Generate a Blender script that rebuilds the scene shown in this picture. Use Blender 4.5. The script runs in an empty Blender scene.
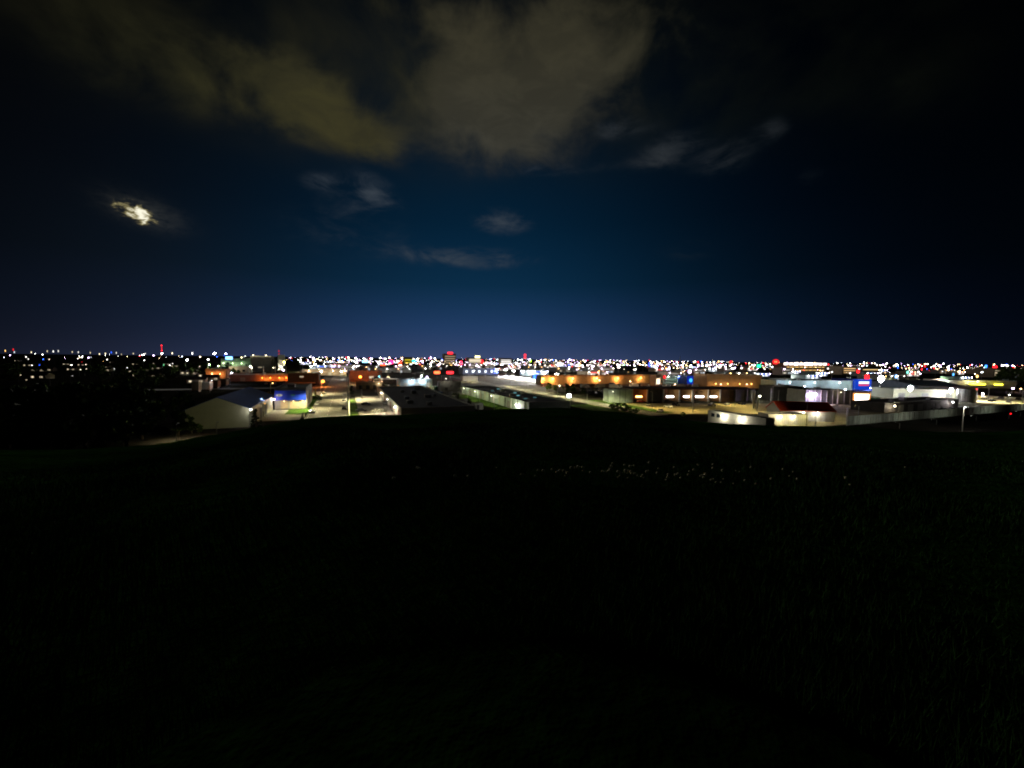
import bpy, math, random
import numpy as np
from mathutils import Vector, Matrix

sc = bpy.context.scene
COL = sc.collection
R = math.radians

# ------------------------------------------------------------------ camera
F, ZC = 400.0, 24.0                       # focal length in pixels of a 1024 wide picture, eye height over the town
PITCH, ROLL = math.atan(25 / F), R(0.67)
cam = bpy.data.objects.new('camera', bpy.data.cameras.new('camera'))
COL.objects.link(cam)
cam.data.sensor_width = 36.0
cam.data.lens = F / 1024 * 36.0
cam.data.clip_start, cam.data.clip_end = 0.1, 60000
RM = Matrix.Rotation(math.pi / 2 - PITCH, 3, 'X') @ Matrix.Rotation(ROLL, 3, 'Z')
cam.matrix_world = Matrix.Translation((0, 0, ZC)) @ RM.to_4x4()
sc.camera = cam

def ray(px, py):
    return RM @ Vector(((px - 512) / F, (384 - py) / F, -1.0))
def yh(px):                               # row of the horizon in a column
    return 384 - F * math.tan(PITCH) + (px - 512) * math.tan(ROLL)
def at(px, py, z=0.0):                    # ground point seen at a pixel
    d = ray(px, py); t = (z - ZC) / d.z
    return Vector((d.x * t, d.y * t))
def col(px, D):                           # ground point in a column at depth D
    d = ray(px, yh(px)); return Vector((d.x / d.y * D, D))
def hz(px, py, P):                        # height seen at a pixel over ground point P
    d = ray(px, py); return ZC + d.z * (P.length / math.hypot(d.x, d.y))
def hit(P, u, px):                        # run along u from P to a column
    d = ray(px, yh(px)); k = d.x / d.y
    return (k * P.y - P.x) / (u.x - k * u.y)
_e = ray(346, yh(346)); E1 = Vector((_e.x, _e.y)).normalized()     # the town's street direction
E2 = Vector((E1.y, -E1.x))
def azel(px, py):
    d = ray(px, py).normalized(); return math.degrees(math.atan2(d.x, d.y)), math.degrees(math.asin(d.z))

# ------------------------------------------------------------------ render settings
sc.view_settings.view_transform = 'Standard'; sc.view_settings.look = 'None'
sc.view_settings.exposure = 0.4; sc.view_settings.gamma = 1.0; sc.view_settings.use_curve_mapping = False
sc.render.engine = 'CYCLES'
cy = sc.cycles
cy.use_denoising = True
cy.use_light_tree = True
cy.pixel_filter_type = 'BLACKMAN_HARRIS'; cy.filter_width = 1.95
cy.max_bounces = 4; cy.diffuse_bounces = 2; cy.glossy_bounces = 2
cy.sample_clamp_indirect = 4.0
cy.use_adaptive_sampling = False
cy.caustics_reflective = cy.caustics_refractive = False

# ------------------------------------------------------------------ world: night sky with clouds over a city
class NG:
    def __init__(s, tree): s.t = tree; s.n = tree.nodes; s.l = tree.links
    def node(s, typ, **kw):
        n = s.n.new(typ)
        for k, v in kw.items(): setattr(n, k, v)
        return n
    def put(s, sock, v):
        if hasattr(v, 'links'): s.l.new(v, sock)
        else: sock.default_value = v
    def m(s, op, a, b=0.0, c=0.0, clamp=False):
        n = s.node('ShaderNodeMath', operation=op, use_clamp=clamp)
        for i, v in enumerate((a, b, c)): s.put(n.inputs[i], v)
        return n.outputs[0]
    def ss(s, x, a, b, lo=0.0, hi=1.0):
        n = s.node('ShaderNodeMapRange', interpolation_type='SMOOTHSTEP')
        for i, v in enumerate((x, a, b, lo, hi)): s.put(n.inputs[i], v)
        return n.outputs[0]
    def ramp(s, x, stops, interp='LINEAR'):
        n = s.node('ShaderNodeValToRGB'); r = n.color_ramp; r.interpolation = interp
        while len(r.elements) < len(stops): r.elements.new(0.5)
        for e, (p, c) in zip(r.elements, stops): e.position = p; e.color = (*c, 1)
        s.put(n.inputs[0], x); return n.outputs[0]
    def mix(s, f, a, b, blend='MIX'):
        n = s.node('ShaderNodeMix', data_type='RGBA', blend_type=blend)
        s.put(n.inputs[0], f)
        for i, v in ((6, a), (7, b)):
            s.put(n.inputs[i], v if hasattr(v, 'links') else (*v, 1))
        return n.outputs[2]
    def noise(s, vec, scale, detail=4, rough=0.5, dist=0.0):
        n = s.node('ShaderNodeTexNoise'); s.put(n.inputs['Vector'], vec)
        n.inputs['Scale'].default_value = scale; n.inputs['Detail'].default_value = detail
        n.inputs['Roughness'].default_value = rough; n.inputs['Distortion'].default_value = dist
        return n.outputs['Fac']
    def xyz(s, x, y, z):
        n = s.node('ShaderNodeCombineXYZ')
        for i, v in enumerate((x, y, z)): s.put(n.inputs[i], v)
        return n.outputs[0]

SEED1, SEED3 = 12.6, 9.9
MOON_AZ, MOON_EL = azel(137, 214)
world = bpy.data.worlds.new('World'); sc.world = world; world.use_nodes = True
g = NG(world.node_tree); g.n.clear()
tc = g.node('ShaderNodeTexCoord'); sp = g.node('ShaderNodeSeparateXYZ'); g.l.new(tc.outputs['Generated'], sp.inputs[0])
DX, DY, DZ = sp.outputs
az = g.m('MULTIPLY', g.m('ARCTAN2', DX, DY), 57.29578)
el = g.m('MULTIPLY', g.m('ARCSINE', DZ), 57.29578)
def scale_col(c, k): return tuple(v * k for v in c)
base = g.ramp(g.m('DIVIDE', el, 60.0, clamp=True),
              [(0.0, (.020, .049, .142)), (0.07, (.0115, .041, .117)), (0.17, (.0028, .0235, .058)), (0.30, (.0010, .0135, .034)),
               (0.48, (.0006, .0058, .0140)), (0.66, (.0005, .0022, .005)), (1.0, (.0003, .0008, .0015))])
sig = g.ss(el, 0.0, 40.0, 20.5, 18.5)
t_ = g.m('DIVIDE', g.m('ADD', az, 5.0), sig)
glow = g.m('EXPONENT', g.m('MULTIPLY', g.m('MULTIPLY', t_, t_), -0.5))  # city light dome, also putting the lens's edge darkening into the sky colour
glow = g.m('MULTIPLY_ADD', glow, 0.98, 0.02)
sky = g.mix(1.0, base, g.xyz(glow, glow, glow), 'MULTIPLY')
# moonlit air: the Nishita sky turned down to night
nis = g.node('ShaderNodeTexSky'); nis.sky_type = 'NISHITA'; nis.sun_disc = False
nis.sun_elevation = R(MOON_EL); nis.sun_rotation = R(MOON_AZ)
sky = g.mix(1.0, sky, g.mix(1.0, nis.outputs[0], (.00006, .00006, .00006), 'MULTIPLY'), 'ADD')
# light spilling over the roofs of the city, low over the horizon
low = g.m('MULTIPLY', g.m('EXPONENT', g.m('MULTIPLY', g.m('MAXIMUM', el, 0.0), -0.5)), glow)
sky = g.mix(g.m('MULTIPLY', low, 0.6), sky, (.062, .080, .160))
# clouds
uv = g.xyz(g.m('DIVIDE', az, 10.0), g.m('DIVIDE', el, 7.5), SEED1)
n1 = g.noise(uv, 1.0, 6, 0.55, 0.3)
uv2 = g.xyz(g.m('DIVIDE', az, 6.0), g.m('DIVIDE', el, 2.6), 3.7)
n2 = g.noise(uv2, 1.0, 6, 0.6, 0.4)
def blob(px, py, rx, ry, tilt=0.0):       # soft patch of cloud around a direction of the sky
    a0, e0 = azel(px, py); a1 = azel(px + rx, py)[0]; e1 = azel(px, py - ry)[1]
    ra, re = abs(a1 - a0), abs(e1 - e0)
    u = g.m('DIVIDE', g.m('SUBTRACT', az, a0), ra); v = g.m('DIVIDE', g.m('SUBTRACT', el, e0), re)
    if tilt:
        v = g.m('ADD', v, g.m('MULTIPLY', u, tilt))
    q = g.m('ADD', g.m('MULTIPLY', u, u), g.m('MULTIPLY', v, v))
    return g.m('EXPONENT', g.m('MULTIPLY', q, -1.0))
def cloud_sum(lst):
    tot = 0.0
    for *a, amp in lst:
        tot = g.m('ADD', tot, g.m('MULTIPLY', blob(*a), amp))
    return tot
warm = cloud_sum([(505, 115, 72, 60, 0.0, .95), (555, 70, 62, 90, 0.0, .8), (460, 85, 50, 60, 0.0, .45), (330, 108, 70, 40, .5, .85), (230, 80, 110, 44, .3, .5), (375, 140, 26, 20, .3, .3),
                  (80, 60, 150, 60, 0, .30), (660, 45, 80, 70, 0, .36), (420, 5, 170, 40, 0, .38), (780, 20, 170, 75, 0, .30), (905, 85, 50, 30, 0, .30)])
n0 = g.noise(g.xyz(g.m('DIVIDE', az, 26.0), g.m('DIVIDE', el, 17.0), 1.3), 1.0, 3, 0.5, 0.2)
dens = g.m('MULTIPLY_ADD', g.m('MULTIPLY', g.m('SUBTRACT', n1, 0.5), 2.2), g.ss(warm, 0.0, 0.55), warm)
dens = g.m('MULTIPLY_ADD', g.m('SUBTRACT', n0, 0.5), 0.9, dens)
cw = g.m('MULTIPLY', g.ss(dens, 0.22, 1.02), g.ss(warm, 0.03, 0.34, 0.0, 0.92))
veil = cloud_sum([(250, 60, 240, 75, 0, .55), (520, 60, 190, 110, 0, .45), (780, 50, 170, 80, 0, .45), (910, 85, 60, 34, 0, .3)])
sky = g.mix(g.m('MULTIPLY', veil, g.ss(g.m('MULTIPLY_ADD', n0, .6, g.m('MULTIPLY', n1, .5)), .36, .78)), sky, g.mix(g.ss(az, -5, 40), (.026, .024, .010), (.011, .013, .006)))
cloudcol = g.mix(g.ss(el, 20, 40), (.048, .047, .038), (.040, .036, .021))
cloudcol = g.mix(g.ss(az, -8, -20), cloudcol, (.042, .038, .0155))
cloudcol = g.mix(g.ss(n2, .38, .66, .34, 0.0), cloudcol, (.014, .014, .011))
cloudcol = g.mix(g.ss(g.m('ADD', az, g.m('MULTIPLY', n1, 8)), -18, -44), cloudcol, (.018, .018, .008))
cloudcol = g.mix(g.ss(az, 8, 34), cloudcol, (.012, .013, .007))
sky = g.mix(cw, sky, cloudcol)
cool = cloud_sum([(503, 221, 30, 13, 0, .85), (470, 258, 62, 11, 0, .75), (665, 152, 34, 16, -.3, .75), (722, 158, 42, 26, 0, .42), (370, 190, 28, 20, .3, .5),
                  (345, 228, 75, 44, 0, .32), (690, 250, 48, 16, 0, .3), (620, 128, 40, 14, 0, .55), (775, 128, 20, 14, 0, .4), (810, 176, 30, 17, 0, .25), (320, 182, 20, 10, 0, .35), (560, 170, 60, 8, 0, .4)])
dens2 = g.m('MULTIPLY_ADD', g.m('MULTIPLY', g.m('SUBTRACT', n2, 0.5), 2.6), g.ss(cool, 0.0, 0.6), cool)
sky = g.mix(g.m('MULTIPLY', g.ss(dens2, 0.10, 1.5), g.ss(cool, .03, .3)), sky, g.mix(g.ss(az, 3, 14), (.050, .063, .078), (.026, .031, .036)))
# the moon behind torn cloud
uvm = g.xyz(g.m('DIVIDE', az, 1.25), g.m('DIVIDE', el, 0.6), SEED3)
n3 = g.noise(uvm, 1.0, 5, 0.6, 0.6)
mb = blob(137, 213, 19, 10, .32)
mm = g.ss(g.m('ADD', mb, g.m('MULTIPLY_ADD', n3, 2.2, -1.06)), 0.30, 1.05)
mm = g.m('MULTIPLY', mm, g.ss(mb, 0.08, 0.35))
halo = g.m('MULTIPLY', blob(146, 213, 30, 12, .3), g.m('MULTIPLY_ADD', n3, 0.14, -0.03))
sky = g.mix(halo, sky, (.5, .5, .42))
sky = g.mix(mm, sky, g.ramp(mm, [(0.0, (.10, .08, .03)), (0.5, (.46, .39, .17)), (.95, (1.0, .96, .76))]))
bg = g.node('ShaderNodeBackground'); g.l.new(sky, bg.inputs[0]); bg.inputs[1].default_value = 0.78
wo = g.node('ShaderNodeOutputWorld'); g.l.new(bg.outputs[0], wo.inputs[0])

sun = bpy.data.objects.new('moonlight', bpy.data.lights.new('moonlight', 'SUN')); COL.objects.link(sun)
sun.data.energy = 0.17; sun.data.angle = R(0.5); sun.data.color = (1.0, .95, .82)
md = Vector((math.sin(R(MOON_AZ)) * math.cos(R(MOON_EL)), math.cos(R(MOON_AZ)) * math.cos(R(MOON_EL)), math.sin(R(MOON_EL))))
sun.rotation_euler = md.to_track_quat('Z', 'Y').to_euler()

# ------------------------------------------------------------------ materials
_M = {}
def mat(name, c, rough=0.8, var=0.25, scale=0.6, metal=0.0, ribs=0.0, bump=0.15, world_pos=False, c2=None, spec=0.3):
    if name in _M: return _M[name]
    m = bpy.data.materials.new(name); m.use_nodes = True; g = NG(m.node_tree)
    b = g.n['Principled BSDF']
    if world_pos: vec = g.node('ShaderNodeNewGeometry').outputs['Position']
    else: vec = g.node('ShaderNodeTexCoord').outputs['Object']
    a = g.noise(vec, scale, 6, 0.6); s = g.noise(vec, scale * 7.3, 4, 0.65)
    f = g.ss(g.m('MULTIPLY_ADD', s, 0.45, g.m('MULTIPLY', a, 0.55)), 0.33, 0.67)
    lo = c2 if c2 else tuple(v * (1 - var) for v in c); hi = tuple(min(1, v * (1 + var)) for v in c)
    cc = g.mix(f, lo, hi); hgt = s
    if ribs:
        w = g.node('ShaderNodeTexWave', wave_type='BANDS', bands_direction='X'); w.inputs['Scale'].default_value = 0.314 / ribs
        g.put(w.inputs['Vector'], vec)
        hgt = g.m('ADD', g.m('MULTIPLY', s, 0.2), w.outputs['Fac'])
    bp = g.node('ShaderNodeBump'); bp.inputs['Strength'].default_value = bump + (0.5 if ribs else 0); bp.inputs['Distance'].default_value = 0.08
    g.put(bp.inputs['Height'], hgt); g.l.new(bp.outputs[0], b.inputs['Normal'])
    g.l.new(cc, b.inputs['Base Color'])
    g.put(b.inputs['Roughness'], g.m('MULTIPLY_ADD', s, 0.25, rough - 0.12, clamp=True)); b.inputs['Metallic'].default_value = metal; b.inputs['Specular IOR Level'].default_value = spec
    _M[name] = m; return m
def em(c, s):
    k = ('em', tuple(c), s)
    if k in _M: return _M[k]
    m = bpy.data.materials.new('lamp_glow'); m.use_nodes = True; n = m.node_tree.nodes; n.clear()
    e = n.new('ShaderNodeEmission'); e.inputs[0].default_value = (*c, 1); e.inputs[1].default_value = s
    o = n.new('ShaderNodeOutputMaterial'); m.node_tree.links.new(e.outputs[0], o.inputs[0])
    _M[k] = m; return m
WHITE, COLD, WARM, AMBER, SODIUM = (1, .95, .88), (.82, .90, 1), (1, .82, .52), (1, .55, .16), (1, .30, .04)
RED, BLUE, GREEN, YELLOW, VIOLET, TEAL = (1, .015, .02), (.03, .12, 1), (.03, 1, .35), (1, .85, .03), (.72, .55, 1), (.05, .65, .8)
m_asphalt = mat('asphalt', (.075, .073, .066), .85, .3, .25, world_pos=True, spec=.05)
m_road = mat('worn_road', (.15, .142, .118), .8, .3, .2, world_pos=True)
m_conc = mat('concrete', (.30, .28, .24), .85, .3, .2, world_pos=True)
m_dirt = mat('dirt', (.12, .10, .07), .95, .4, .12, world_pos=True)
m_verge = mat('verge', (.050, .095, .014), .95, .4, .5, world_pos=True, spec=0.02)
m_kerb = mat('kerb_stone', (.33, .32, .28), .85)
m_paint = mat('road_paint', (.7, .68, .6), .7)
m_white = mat('white_metal', (.56, .56, .42), .7, .10, .3)
m_cream = mat('cream_metal', (.52, .49, .37), .6, .15, .3, ribs=.8)
m_green = mat('pale_green_metal', (.36, .44, .37), .6, .2, .3, ribs=1.0)
m_teal = mat('pale_teal_metal', (.38, .50, .52), .6, .15, .3, ribs=1.2)
m_grey = mat('grey_block', (.30, .30, .28), .85, .2, .5)
m_dark = mat('dark_cladding', (.07, .065, .06), .7, .3, .4)
m_darkroof = mat('dark_roofing', (.045, .04, .034), .9, .4, .3)
m_blueroof = mat('blue_roof_metal', (.02, .055, .22), .5, .2, .3, ribs=.6)
m_blue = mat('blue_panel', (.002, .022, .34), .5, .15, .4)
m_brick = mat('brick', (.33, .15, .09), .9, .3, .8)
m_tan = mat('tan_stucco', (.44, .35, .24), .9, .2, .5)
m_brown = mat('brown_ribbed_metal', (.33, .19, .07), .6, .3, .25, ribs=1.6)
m_pink = mat('pale_pink_stucco', (.50, .38, .30), .9, .2, .3)
m_red = mat('red_roof_metal', (.50, .055, .02), .5, .25, .3, ribs=.5)
m_bluegrey = mat('blue_grey_roof', (.16, .20, .27), .6, .2, .3, ribs=1.0)
m_steel = mat('galvanised_steel', (.34, .34, .33), .5, .2, 1.0, metal=.6)
m_wood = mat('weathered_wood', (.16, .12, .08), .9, .3, 2.0)
m_black = mat('black_rubber', (.02, .02, .02), .8, .3, 2.0)
m_glass = mat('dark_glass', (.02, .025, .03), .12, .1, 1.0, bump=0)
m_pale = mat('pale_trim', (.58, .56, .48), .7, .1, .5)
m_carw = mat('white_car_paint', (.72, .72, .72), .3, .05, 1.0, bump=0.02)
m_card = mat('black_car_paint', (.018, .018, .022), .3, .1, 1.0, bump=0.02)
m_carr = mat('red_car_paint', (.5, .02, .02), .3, .1, 1.0, bump=0.02)
m_cars = mat('silver_car_paint', (.35, .36, .38), .3, .05, 1.0, metal=.4, bump=0.02)
m_bark = mat('bark', (.09, .07, .05), .95, .3, 3.0)
m_leaf = mat('leaves', (.055, .095, .02), .7, .5, .5, bump=0, c2=(.03, .05, .012), spec=0.1)
m_pine = mat('needles', (.028, .045, .02), .8, .4, .5, bump=0)
m_rubble = mat('rubble', (.24, .23, .19), .95, .85, 1.6, bump=.5)

# ------------------------------------------------------------------ mesh helpers
class MB:
    def __init__(s): s.v = []; s.f = []
    def add(s, vs, fs):
        o = len(s.v); s.v += [tuple(v) for v in vs]; s.f += [tuple(i + o for i in f) for f in fs]; return s
    def box(s, x0, y0, z0, x1, y1, z1):
        return s.add([(x0, y0, z0), (x1, y0, z0), (x1, y1, z0), (x0, y1, z0), (x0, y0, z1), (x1, y0, z1), (x1, y1, z1), (x0, y1, z1)],
                     [(0, 3, 2, 1), (4, 5, 6, 7), (0, 1, 5, 4), (1, 2, 6, 5), (2, 3, 7, 6), (3, 0, 4, 7)])
    def tube(s, p0, p1, r0, r1, n=8):
        p0, p1 = Vector(p0), Vector(p1); a = (p1 - p0).normalized()
        u = a.orthogonal().normalized(); w = a.cross(u); vs = []
        for p, r in ((p0, r0), (p1, r1)):
            for i in range(n):
                t = 2 * math.pi * i / n; vs.append(p + (u * math.cos(t) + w * math.sin(t)) * r)
        return s.add(vs, [(i, (i + 1) % n, n + (i + 1) % n, n + i) for i in range(n)] + [tuple(range(n))[::-1], tuple(range(n, 2 * n))])
    def ball(s, c, r, n=8, k=5, sz=1.0):
        vs = [(c[0], c[1], c[2] - r * sz)]
        for j in range(1, k):
            ph = -math.pi / 2 + math.pi * j / k
            vs += [(c[0] + r * math.cos(ph) * math.cos(2 * math.pi * i / n), c[1] + r * math.cos(ph) * math.sin(2 * math.pi * i / n), c[2] + r * sz * math.sin(ph)) for i in range(n)]
        vs.append((c[0], c[1], c[2] + r * sz)); fs = []
        for i in range(n):
            fs.append((0, 1 + (i + 1) % n, 1 + i)); fs.append((len(vs) - 1, 1 + (k - 2) * n + i, 1 + (k - 2) * n + (i + 1) % n))
            for j in range(k - 2):
                a, b = 1 + j * n + i, 1 + j * n + (i + 1) % n; fs.append((a, b, b + n, a + n))
        return s.add(vs, fs)
    def ring(s, w, d, h, t):              # four walls with a parapet, open at the top
        o = [(0, 0), (w, 0), (w, d), (0, d)]; i = [(t, t), (w - t, t), (w - t, d - t), (t, d - t)]
        vs = [(*p, 0) for p in o] + [(*p, h) for p in o] + [(*p, h) for p in i] + [(*p, 0) for p in i]; fs = []
        for k in range(4):
            n = (k + 1) % 4
            fs += [(k, n, 4 + n, 4 + k), (4 + k, 4 + n, 8 + n, 8 + k), (8 + k, 8 + n, 12 + n, 12 + k), (12 + k, 12 + n, n, k)]
        return s.add(vs, fs)
    def extrude(s, poly, y0, y1):         # polygon in x,z pushed along y
        n = len(poly); vs = [(x, y0, z) for x, z in poly] + [(x, y1, z) for x, z in poly]
        return s.add(vs, [tuple(range(n)), tuple(range(n, 2 * n))[::-1]] + [((i + 1) % n, i, n + i, n + (i + 1) % n) for i in range(n)])
    def build(s, name, m, parent=None, loc=None, smooth=False):
        me = bpy.data.meshes.new(name); me.from_pydata(s.v, [], s.f); me.materials.append(m)
        if smooth: me.polygons.foreach_set('use_smooth', [True] * len(me.polygons))
        o = bpy.data.objects.new(name, me); COL.objects.link(o)
        if parent: o.parent = parent
        if loc is not None: o.location = loc
        return o
def tag(o, label=None, cat=None, group=None, kind=None):
    for k, v in (('label', label), ('category', cat), ('group', group), ('kind', kind)):
        if v: o[k] = v
    return o
def thing(name, label, cat, loc, rotz=0.0, group=None):
    o = bpy.data.objects.new(name, None); COL.objects.link(o); o.empty_display_size = 0.1
    o.location = (loc[0], loc[1], loc[2] if len(loc) > 2 else 0.0); o.rotation_euler = (0, 0, rotz)
    return tag(o, label, cat, group)
def dup(o, parent=None):
    c = o.copy(); COL.objects.link(c); c.parent = parent
    for ch in list(o.children): dup(ch, c)
    return c
ZONES = [(130, 'in the dark tree district at the edge'), (200, 'near the red lit radio mast'), (300, 'beyond the blue-roofed shed'), (370, 'beyond the straight street'), (460, 'beyond the long dark flat roof'),
         (540, 'beyond the pale green warehouse'), (662, 'beyond the orange-lit warehouse'), (765, 'beyond the open-bay depot'), (862, 'beyond the red-roofed building'), (5000, 'beyond the long pale fence')]
def zone(px): return next(z for lim, z in ZONES if px < lim)
class Kind:                               # first use moves the original, later uses copy it
    def __init__(s, maker): s.maker = maker; s.o = None; s.used = False
    def put(s, loc, rotz, label, group=None, scale=1.0, z=0.0):
        if s.o is None: s.o = s.maker()
        o = dup(s.o) if s.used else s.o
        s.used = True
        o.location = (loc[0], loc[1], z); o.rotation_euler = (0, 0, rotz)
        o.scale = (scale,) * 3 if not isinstance(scale, tuple) else scale
        o['label'] = label
        if group: o['group'] = group
        elif 'group' in o: del o['group']
        return o
def struct(mb, name, m): return tag(mb.build(name, m), kind='structure')
rnd = random.Random(11)

# ------------------------------------------------------------------ ground, hill, roads
def ang_of(u): return math.atan2(u.y, u.x)
ROT1, ROT2 = ang_of(E1), ang_of(E2)

gm = MB(); rr = [0, 60, 150, 400, 1000, 3000, 9000, 26000]
nseg = 48; vs = [(0, 0, 0)]
for r in rr[1:]:
    vs += [(r * math.cos(2 * math.pi * i / nseg), r * math.sin(2 * math.pi * i / nseg), 0) for i in range(nseg)]
fs = [(0, 1 + i, 1 + (i + 1) % nseg) for i in range(nseg)]
for j in range(len(rr) - 2):
    fs += [(1 + j * nseg + i, 1 + (j + 1) * nseg + i, 1 + (j + 1) * nseg + (i + 1) % nseg, 1 + j * nseg + (i + 1) % nseg) for i in range(nseg)]
gm.add(vs, fs); struct(gm, 'ground', mat('ground_dirt', (.030, .029, .022), .95, .5, .05, world_pos=True, spec=0))

CREST = [(-300, 452), (0, 452), (120, 448), (180, 442), (250, 430), (300, 420), (350, 415), (410, 414), (500, 411), (560, 409.5), (600, 411), (650, 416),
         (700, 422), (760, 426), (830, 427.5), (880, 428.5), (920, 431), (970, 434), (1024, 430), (1300, 415)]
_ca = []; _ct = []
for px, py in CREST:
    a, e = azel(px, py); _ca.append(a); _ct.append(-math.tan(R(e)))
def crest_tan(a): return np.interp(a, _ca, _ct)
EYE = 1.62
def hill_z(x, y):
    r = np.hypot(x, y); a = np.degrees(np.arctan2(x, y))
    t = (crest_tan(a) + crest_tan(a - 1.5) + crest_tan(a + 1.5) + crest_tan(a - 3) + crest_tan(a + 3)) / 5
    r0 = 30.0; b = EYE / r0 ** 2
    al = t - 2 * EYE / r0
    al = al * np.clip(r / 14, 0, 1)
    bump = 0.05 * np.sin(x * 1.3 + y * .7) * np.sin(y * .9 - x * .4) + 0.12 * np.sin(x * .31 + 1) * np.sin(y * .27)
    return ZC - EYE - al * r - b * r * r + bump * np.clip(r / 6, 0, 1) * np.clip((60 - r) / 30, 0, 1)
rad = np.concatenate([[0.0], np.geomspace(0.4, 45, 80), np.linspace(47, 150, 36)])
azs = np.radians(np.concatenate([np.arange(-90, 90, 0.9), np.arange(90, 270, 5.0)]))
RR, AA = np.meshgrid(rad[1:], azs, indexing='ij')
X = RR * np.sin(AA); Y = RR * np.cos(AA); Z = np.maximum(hill_z(X, Y), -1.0)
hm = MB(); na = len(azs)
vs = [(0, 0, ZC - EYE)] + list(zip(X.ravel().tolist(), Y.ravel().tolist(), Z.ravel().tolist()))
fs = [(0, 1 + (i + 1) % na, 1 + i) for i in range(na)]
for j in range(len(rad) - 2):
    for i in range(na):
        k = (i + 1) % na; fs.append((1 + j * na + i, 1 + j * na + k, 1 + (j + 1) * na + k, 1 + (j + 1) * na + i))
hm.add(vs, fs)
m_turf = mat('turf', (.016, .060, .006), .95, .5, .45, world_pos=True, c2=(.004, .014, .003), bump=.8, spec=0)
tag(hm.build('hill', m_turf, smooth=True), kind='structure')

def strip(name, P, u, L, w, z, m):        # flat sheet starting at P, running L along u, w to the right of u
    n = Vector((u.y, -u.x)); a, b, c, d = P, P + n * w, P + n * w + u * L, P + u * L
    return struct(MB().add([(a.x, a.y, z), (b.x, b.y, z), (c.x, c.y, z), (d.x, d.y, z)], [(0, 1, 2, 3)]), name, m)
def kerb(P, u, L):
    n = Vector((u.y, -u.x)); q = [P, P + n * .2, P + n * .2 + u * L, P + u * L]
    mb = MB(); mb.add([(p.x, p.y, 0) for p in q] + [(p.x, p.y, .13) for p in q], [(4, 5, 6, 7), (0, 1, 5, 4), (1, 2, 6, 5), (2, 3, 7, 6), (3, 0, 4, 7)])
    struct(mb, 'kerb', m_kerb)

PR = at(347, 417)                         # right edge of the straight street at its near end
ST_W = 15.0
st0 = PR - E2 * ST_W - E1 * 45
strip('road', st0, E1, 520, ST_W, .012, m_road)
kerb(st0 - E2 * .22, E1, 205); kerb(st0 + E2 * (ST_W + .02), E1, 205)
for k in range(16):
    strip('road_marking', st0 + E2 * (ST_W / 2 - .1) + E1 * (40 + k * 12), E1, 5, .22, .016, m_paint)
strip('road_marking', st0 + E2 * .5 + E1 * 20, E1, 180, .15, .016, m_paint)
# cross street, lit by sodium lamps
cs = at(346, 386.5)
strip('road', cs - E2 * 150, E2, 420, 11, .008, m_road)
# second street running past the pale warehouse
S2 = at(606, 404)
strip('road', S2 - E1 * 45 - E2 * 9, E1, 420, 9.5, .010, m_road)
kerb(S2 - E1 * 45 + E2 * .6, E1, 150)
for k in range(12):
    strip('road_marking', S2 - E1 * 40 - E2 * 4.4 + E1 * k * 12, E1, 5, .2, .014, m_paint)
# grass beside the streets and the yards
strip('grass_verge', PR + E2 * .3 - E1 * 30, E1, 100, 4.2, .02, m_verge)
strip('grass_verge', st0 - E2 * 9 + E1 * 60, E1, 70, 8.6, .02, m_verge)
strip('grass_verge', S2 + E2 * .9 - E1 * 40, E1, 60, 9, .006, m_verge)
strip('grass_verge', S2 - E2 * 24 - E1 * 60, E1, 62, 14, .006, m_verge)
strip('parking_lot', PR + E2 * 4.7 - E1 * 30, E1, 122, 27, .014, m_conc)
strip('shop_forecourt', at(306, 409) - E2 * 17 - E1 * 34, E1, 33.8, 17.5, .014, m_conc)
strip('gravel_yard', at(120, 447), E2, 26, 14, .012, mat('pale_gravel', (.28, .25, .17), .95, .35, .3, world_pos=True))
strip('car_lot', at(497, 376.8) - E2 * 6, -E1, 190, -36, .014, m_conc)
strip('depot_yard', at(612, 414), (at(760, 414) - at(612, 414)).normalized(), 150, -44, .005, mat('olive_dirt', (.26, .215, .10), .95, .35, .1, world_pos=True))
strip('gravel_lot', at(780, 430), E2, 90, -22, .009, mat('yellow_gravel', (.38, .33, .16), .95, .3, .2, world_pos=True))
strip('parking_lot', at(972, 411), E2, 160, -85, .012, mat('sandy_lot', (.34, .30, .19), .95, .2, .1, world_pos=True))
strip('truck_yard', at(884, 402), E2, 120, -60, .007, m_asphalt)

# grass on the hill (a mass nobody could count)
rs = np.random.RandomState(5)
nb = 130000
r = 2.2 + 17 * rs.rand(nb) ** 1.4; a = np.radians(-62 + 124 * rs.rand(nb))
bx, by = r * np.sin(a), r * np.cos(a); bz = hill_z(bx, by)
hh = (0.03 + 0.06 * rs.rand(nb)) * np.clip((19 - r) / 8, .15, 1) * (1 + 0.6 * np.sin(bx * 1.1) * np.sin(by * .8)); ww = 0.002 + 0.0008 * r
th = rs.rand(nb) * 6.283; lean = 0.06 * rs.rand(nb); ld = rs.rand(nb) * 6.283
V = np.empty((nb, 3, 3))
V[:, 0] = np.stack([bx - ww * np.cos(th), by - ww * np.sin(th), bz - .02], 1)
V[:, 1] = np.stack([bx + ww * np.cos(th), by + ww * np.sin(th), bz - .02], 1)
V[:, 2] = np.stack([bx + lean * np.cos(ld), by + lean * np.sin(ld), bz + hh], 1)
def raw_mesh(name, V, m):
    n, k, _ = V.shape; me = bpy.data.meshes.new(name)
    me.vertices.add(n * k); me.vertices.foreach_set('co', V.reshape(-1).astype(np.float32))
    me.loops.add(n * k); me.loops.foreach_set('vertex_index', np.arange(n * k, dtype=np.int32))
    me.polygons.add(n); me.polygons.foreach_set('loop_start', np.arange(0, n * k, k, dtype=np.int32))
    me.update(calc_edges=True); me.materials.append(m); return me
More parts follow.
